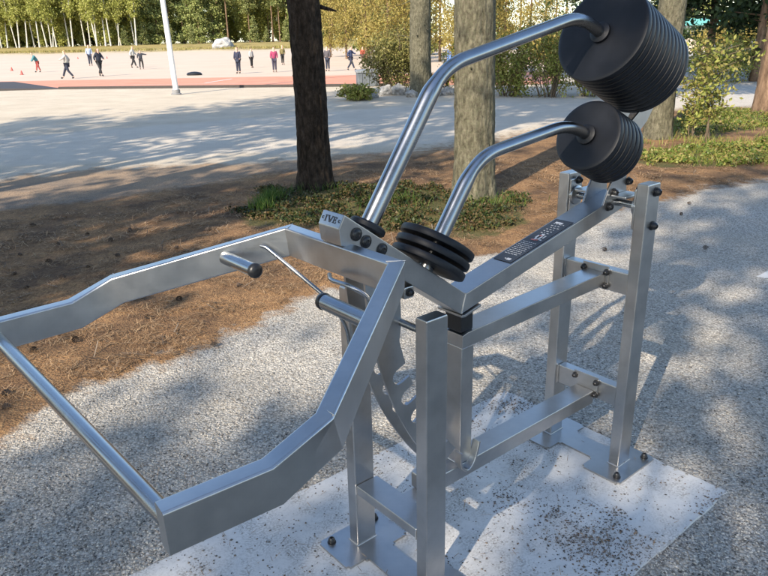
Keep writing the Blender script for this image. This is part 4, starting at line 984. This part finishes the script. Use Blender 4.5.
# ------------------------------------------------------------------ people on the field
def skin(name, verts, edges, rad, material, parent, sub=1, root=0):
    me_ = bpy.data.meshes.new(name); me_.from_pydata(verts, edges, []); o = bpy.data.objects.new('tmp', me_); COL.objects.link(o)
    sk = o.modifiers.new('s', 'SKIN'); sk.use_smooth_shade = True
    for i, r in enumerate(rad): me_.skin_vertices[0].data[i].radius = (r, r) if not isinstance(r, tuple) else r
    me_.skin_vertices[0].data[root].use_root = True
    sb = o.modifiers.new('b', 'SUBSURF'); sb.levels = sub
    dg = bpy.context.evaluated_depsgraph_get(); res = bpy.data.meshes.new_from_object(o.evaluated_get(dg)); bpy.data.objects.remove(o); res.name = name
    res.materials.clear(); res.materials.append(material); return link(name, res, parent)
cloth = {}
def cl(c):
    if c not in cloth: cloth[c] = m_plain('cloth', c, .85, 0, .15, 8)
    return cloth[c]
skinm = m_plain('skin', (.55, .34, .25), .6, 0, .08, 8)
def person(px, py, hpx, label, top, legs, hair, pose='stand', face=0, hand=None, long_hair=False):
    gx, gy = G(px, py); D = math.hypot(gx, gy); Ht = hpx/FPX*D*1.02
    t = link('person', None, loc=(gx, gy, .014), rot=(0, 0, face), scale=(Ht/1.7,)*3, label=label, cat='person')
    st_ = {'stand': (.08, .02), 'walk': (.10, .26), 'stride': (.14, .36), 'bend': (.12, .16)}[pose]; w_, k = st_; ln_ = .32 if pose == 'bend' else 0.03
    hip = (0, 0, .90); chest = (0, -ln_*.6, 1.28); neck = (0, -ln_, 1.45); head = (0, -ln_-.03, 1.585)
    arm = {'stand': ((-.23, -.02, 1.12), (-.22, -.12, .90), (.23, -.02, 1.12), (.20, -.14, .92)), 'walk': ((-.24, .12, 1.14), (-.24, .02, .92), (.24, -.12, 1.14), (.22, -.28, 1.0)),
           'stride': ((-.26, .14, 1.16), (-.26, .05, .95), (.27, -.16, 1.2), (.28, -.38, 1.15)), 'bend': ((-.22, -.38, 1.05), (-.18, -.52, .9), (.22, -.36, 1.05), (.18, -.5, .92))}[pose]
    if hand == 'out': arm = (arm[0], arm[1], (.40, -.05, 1.32), (.62, -.10, 1.30))
    kn = [(-w_, -k*.55, .50), (w_, k*.15, .50)]; an = [(-w_-.01, -k, .09), (w_+.01, k, .10)]; to = [(-w_-.02, -k-.16, .03), (w_+.02, k-.14, .03)]
    sh = [(-.17, chest[1], 1.38), (.17, chest[1], 1.38)]; hp = [(-.09, 0, .86), (.09, 0, .86)]
    V = [hip, chest, neck, head, (0, head[1]-.01, 1.70), sh[0], arm[0], arm[1], sh[1], arm[2], arm[3], hp[0], kn[0], an[0], to[0], hp[1], kn[1], an[1], to[1]]
    E_ = [(0, 1), (1, 2), (2, 3), (3, 4), (1, 5), (5, 6), (6, 7), (1, 8), (8, 9), (9, 10), (0, 11), (11, 12), (12, 13), (13, 14), (0, 15), (15, 16), (16, 17), (17, 18)]
    Rr = [.12, .13, .055, .095, .06, .06, .042, .035, .06, .042, .035, .085, .055, .04, .035, .085, .055, .04, .035]
    skin('body', V, E_, Rr, skinm, t)
    f = lambda a, b, s: tuple(a[i]+(b[i]-a[i])*s for i in range(3))
    skin('jacket', [f(hip, chest, -.12), chest, f(chest, neck, .6), sh[0], arm[0], f(arm[0], arm[1], .85), sh[1], arm[2], f(arm[2], arm[3], .85)], [(0, 1), (1, 2), (1, 3), (3, 4), (4, 5), (1, 6), (6, 7), (7, 8)], [.165, .165, .085, .085, .065, .05, .085, .065, .05], cl(tuple(round(c*.72, 4) for c in top)), t)
    skin('trousers', [hip, hp[0], kn[0], f(kn[0], an[0], .9), hp[1], kn[1], f(kn[1], an[1], .9)], [(0, 1), (1, 2), (2, 3), (0, 4), (4, 5), (5, 6)], [.145, .11, .078, .06, .11, .078, .06], cl(legs), t)
    for q in (0, 1): skin('shoe', [an[q], to[q]], [(0, 1)], [.06, .05], cl((.03, .03, .035)), t)
    if long_hair: skin('hair', [(0, head[1]+.03, 1.66), (0, head[1]+.09, 1.52), (0, head[1]+.12, 1.28)], [(0, 1), (1, 2)], [.11, .11, .07], cl(hair), t)
    else: skin('hair', [(0, head[1]-.01, 1.70), (0, head[1]+.05, 1.62)], [(0, 1)], [.10, .10], cl(hair), t)
    return t
NV = (.02, .025, .045); BK = (.018, .018, .02); BR = (.12, .06, .03); BL = (.5, .36, .16)
person(39, 72.5, 16, 'person in a teal jacket bending forward, leftmost on the field', (.06, .22, .25), (.30, .06, .05), BR, 'bend', R_(-60))
person(69, 79, 23, 'striding person in a white and yellow top and dark trousers', (.62, .62, .55), NV, BL, 'stride', R_(-80))
person(91, 66, 17, 'person in a pale blue top standing behind the long-haired walker', (.42, .50, .66), NV, BR, 'stand', R_(20))
person(101, 76.5, 23, 'long-haired person all in dark clothes, left of the pole', NV, BK, BR, 'walk', R_(60), long_hair=True)
person(134, 68, 18, 'fair-haired person in a white top left of another, nearer the pole', (.68, .68, .62), BK, BL, 'walk', R_(90))
person(142, 69.5, 16, 'person in dark clothes holding an arm out, nearest left of the pole', (.04, .045, .06), BK, BR, 'stride', R_(20), 'out')
person(239, 74, 23, 'person in a navy jacket and dark trousers, nearest left of the white-topped one', (.03, .035, .07), NV, BR, 'stand', R_(-20))
person(252, 68, 17, 'person in a white top and black trousers between navy and pink jackets', (.55, .54, .52), BK, BR, 'stand', R_(60))
person(275, 72.5, 22, 'person in a pink jacket just left of the dark trunk', (.38, .05, .13), (.04, .035, .06), BR, 'stand', R_(10))
person(283, 65, 17, 'fair-haired person in a yellow top behind the pink jacket', (.24, .2, .08), BK, BL, 'stand', R_(30))
person(328, 71.5, 22, 'person in a dark patterned top just right of the dark trunk', (.10, .09, .10), NV, BR, 'stand', R_(-20))
person(351, 70.5, 21, 'walking person in a navy jacket with legs apart, above the grey box', (.03, .05, .12), NV, BR, 'stride', R_(70))
person(363, 64, 15, 'person in a red top above the grey box', (.42, .09, .05), (.10, .05, .05), BR, 'stand', R_(0))
person(369, 62, 17, 'person in brown clothes at the right of the red top', (.16, .08, .05), (.12, .06, .05), BR, 'stand', R_(0))
person(449, 64, 22, 'person in a white top and blue cap right of the pale trunk', (.66, .68, .72), (.10, .2, .45), (.05, .18, .5), 'stand', R_(0))
person(447, 90, 22, 'person in dark red clothes between the pale and grey-green trunks', (.30, .05, .06), BK, BR, 'stand', R_(30))
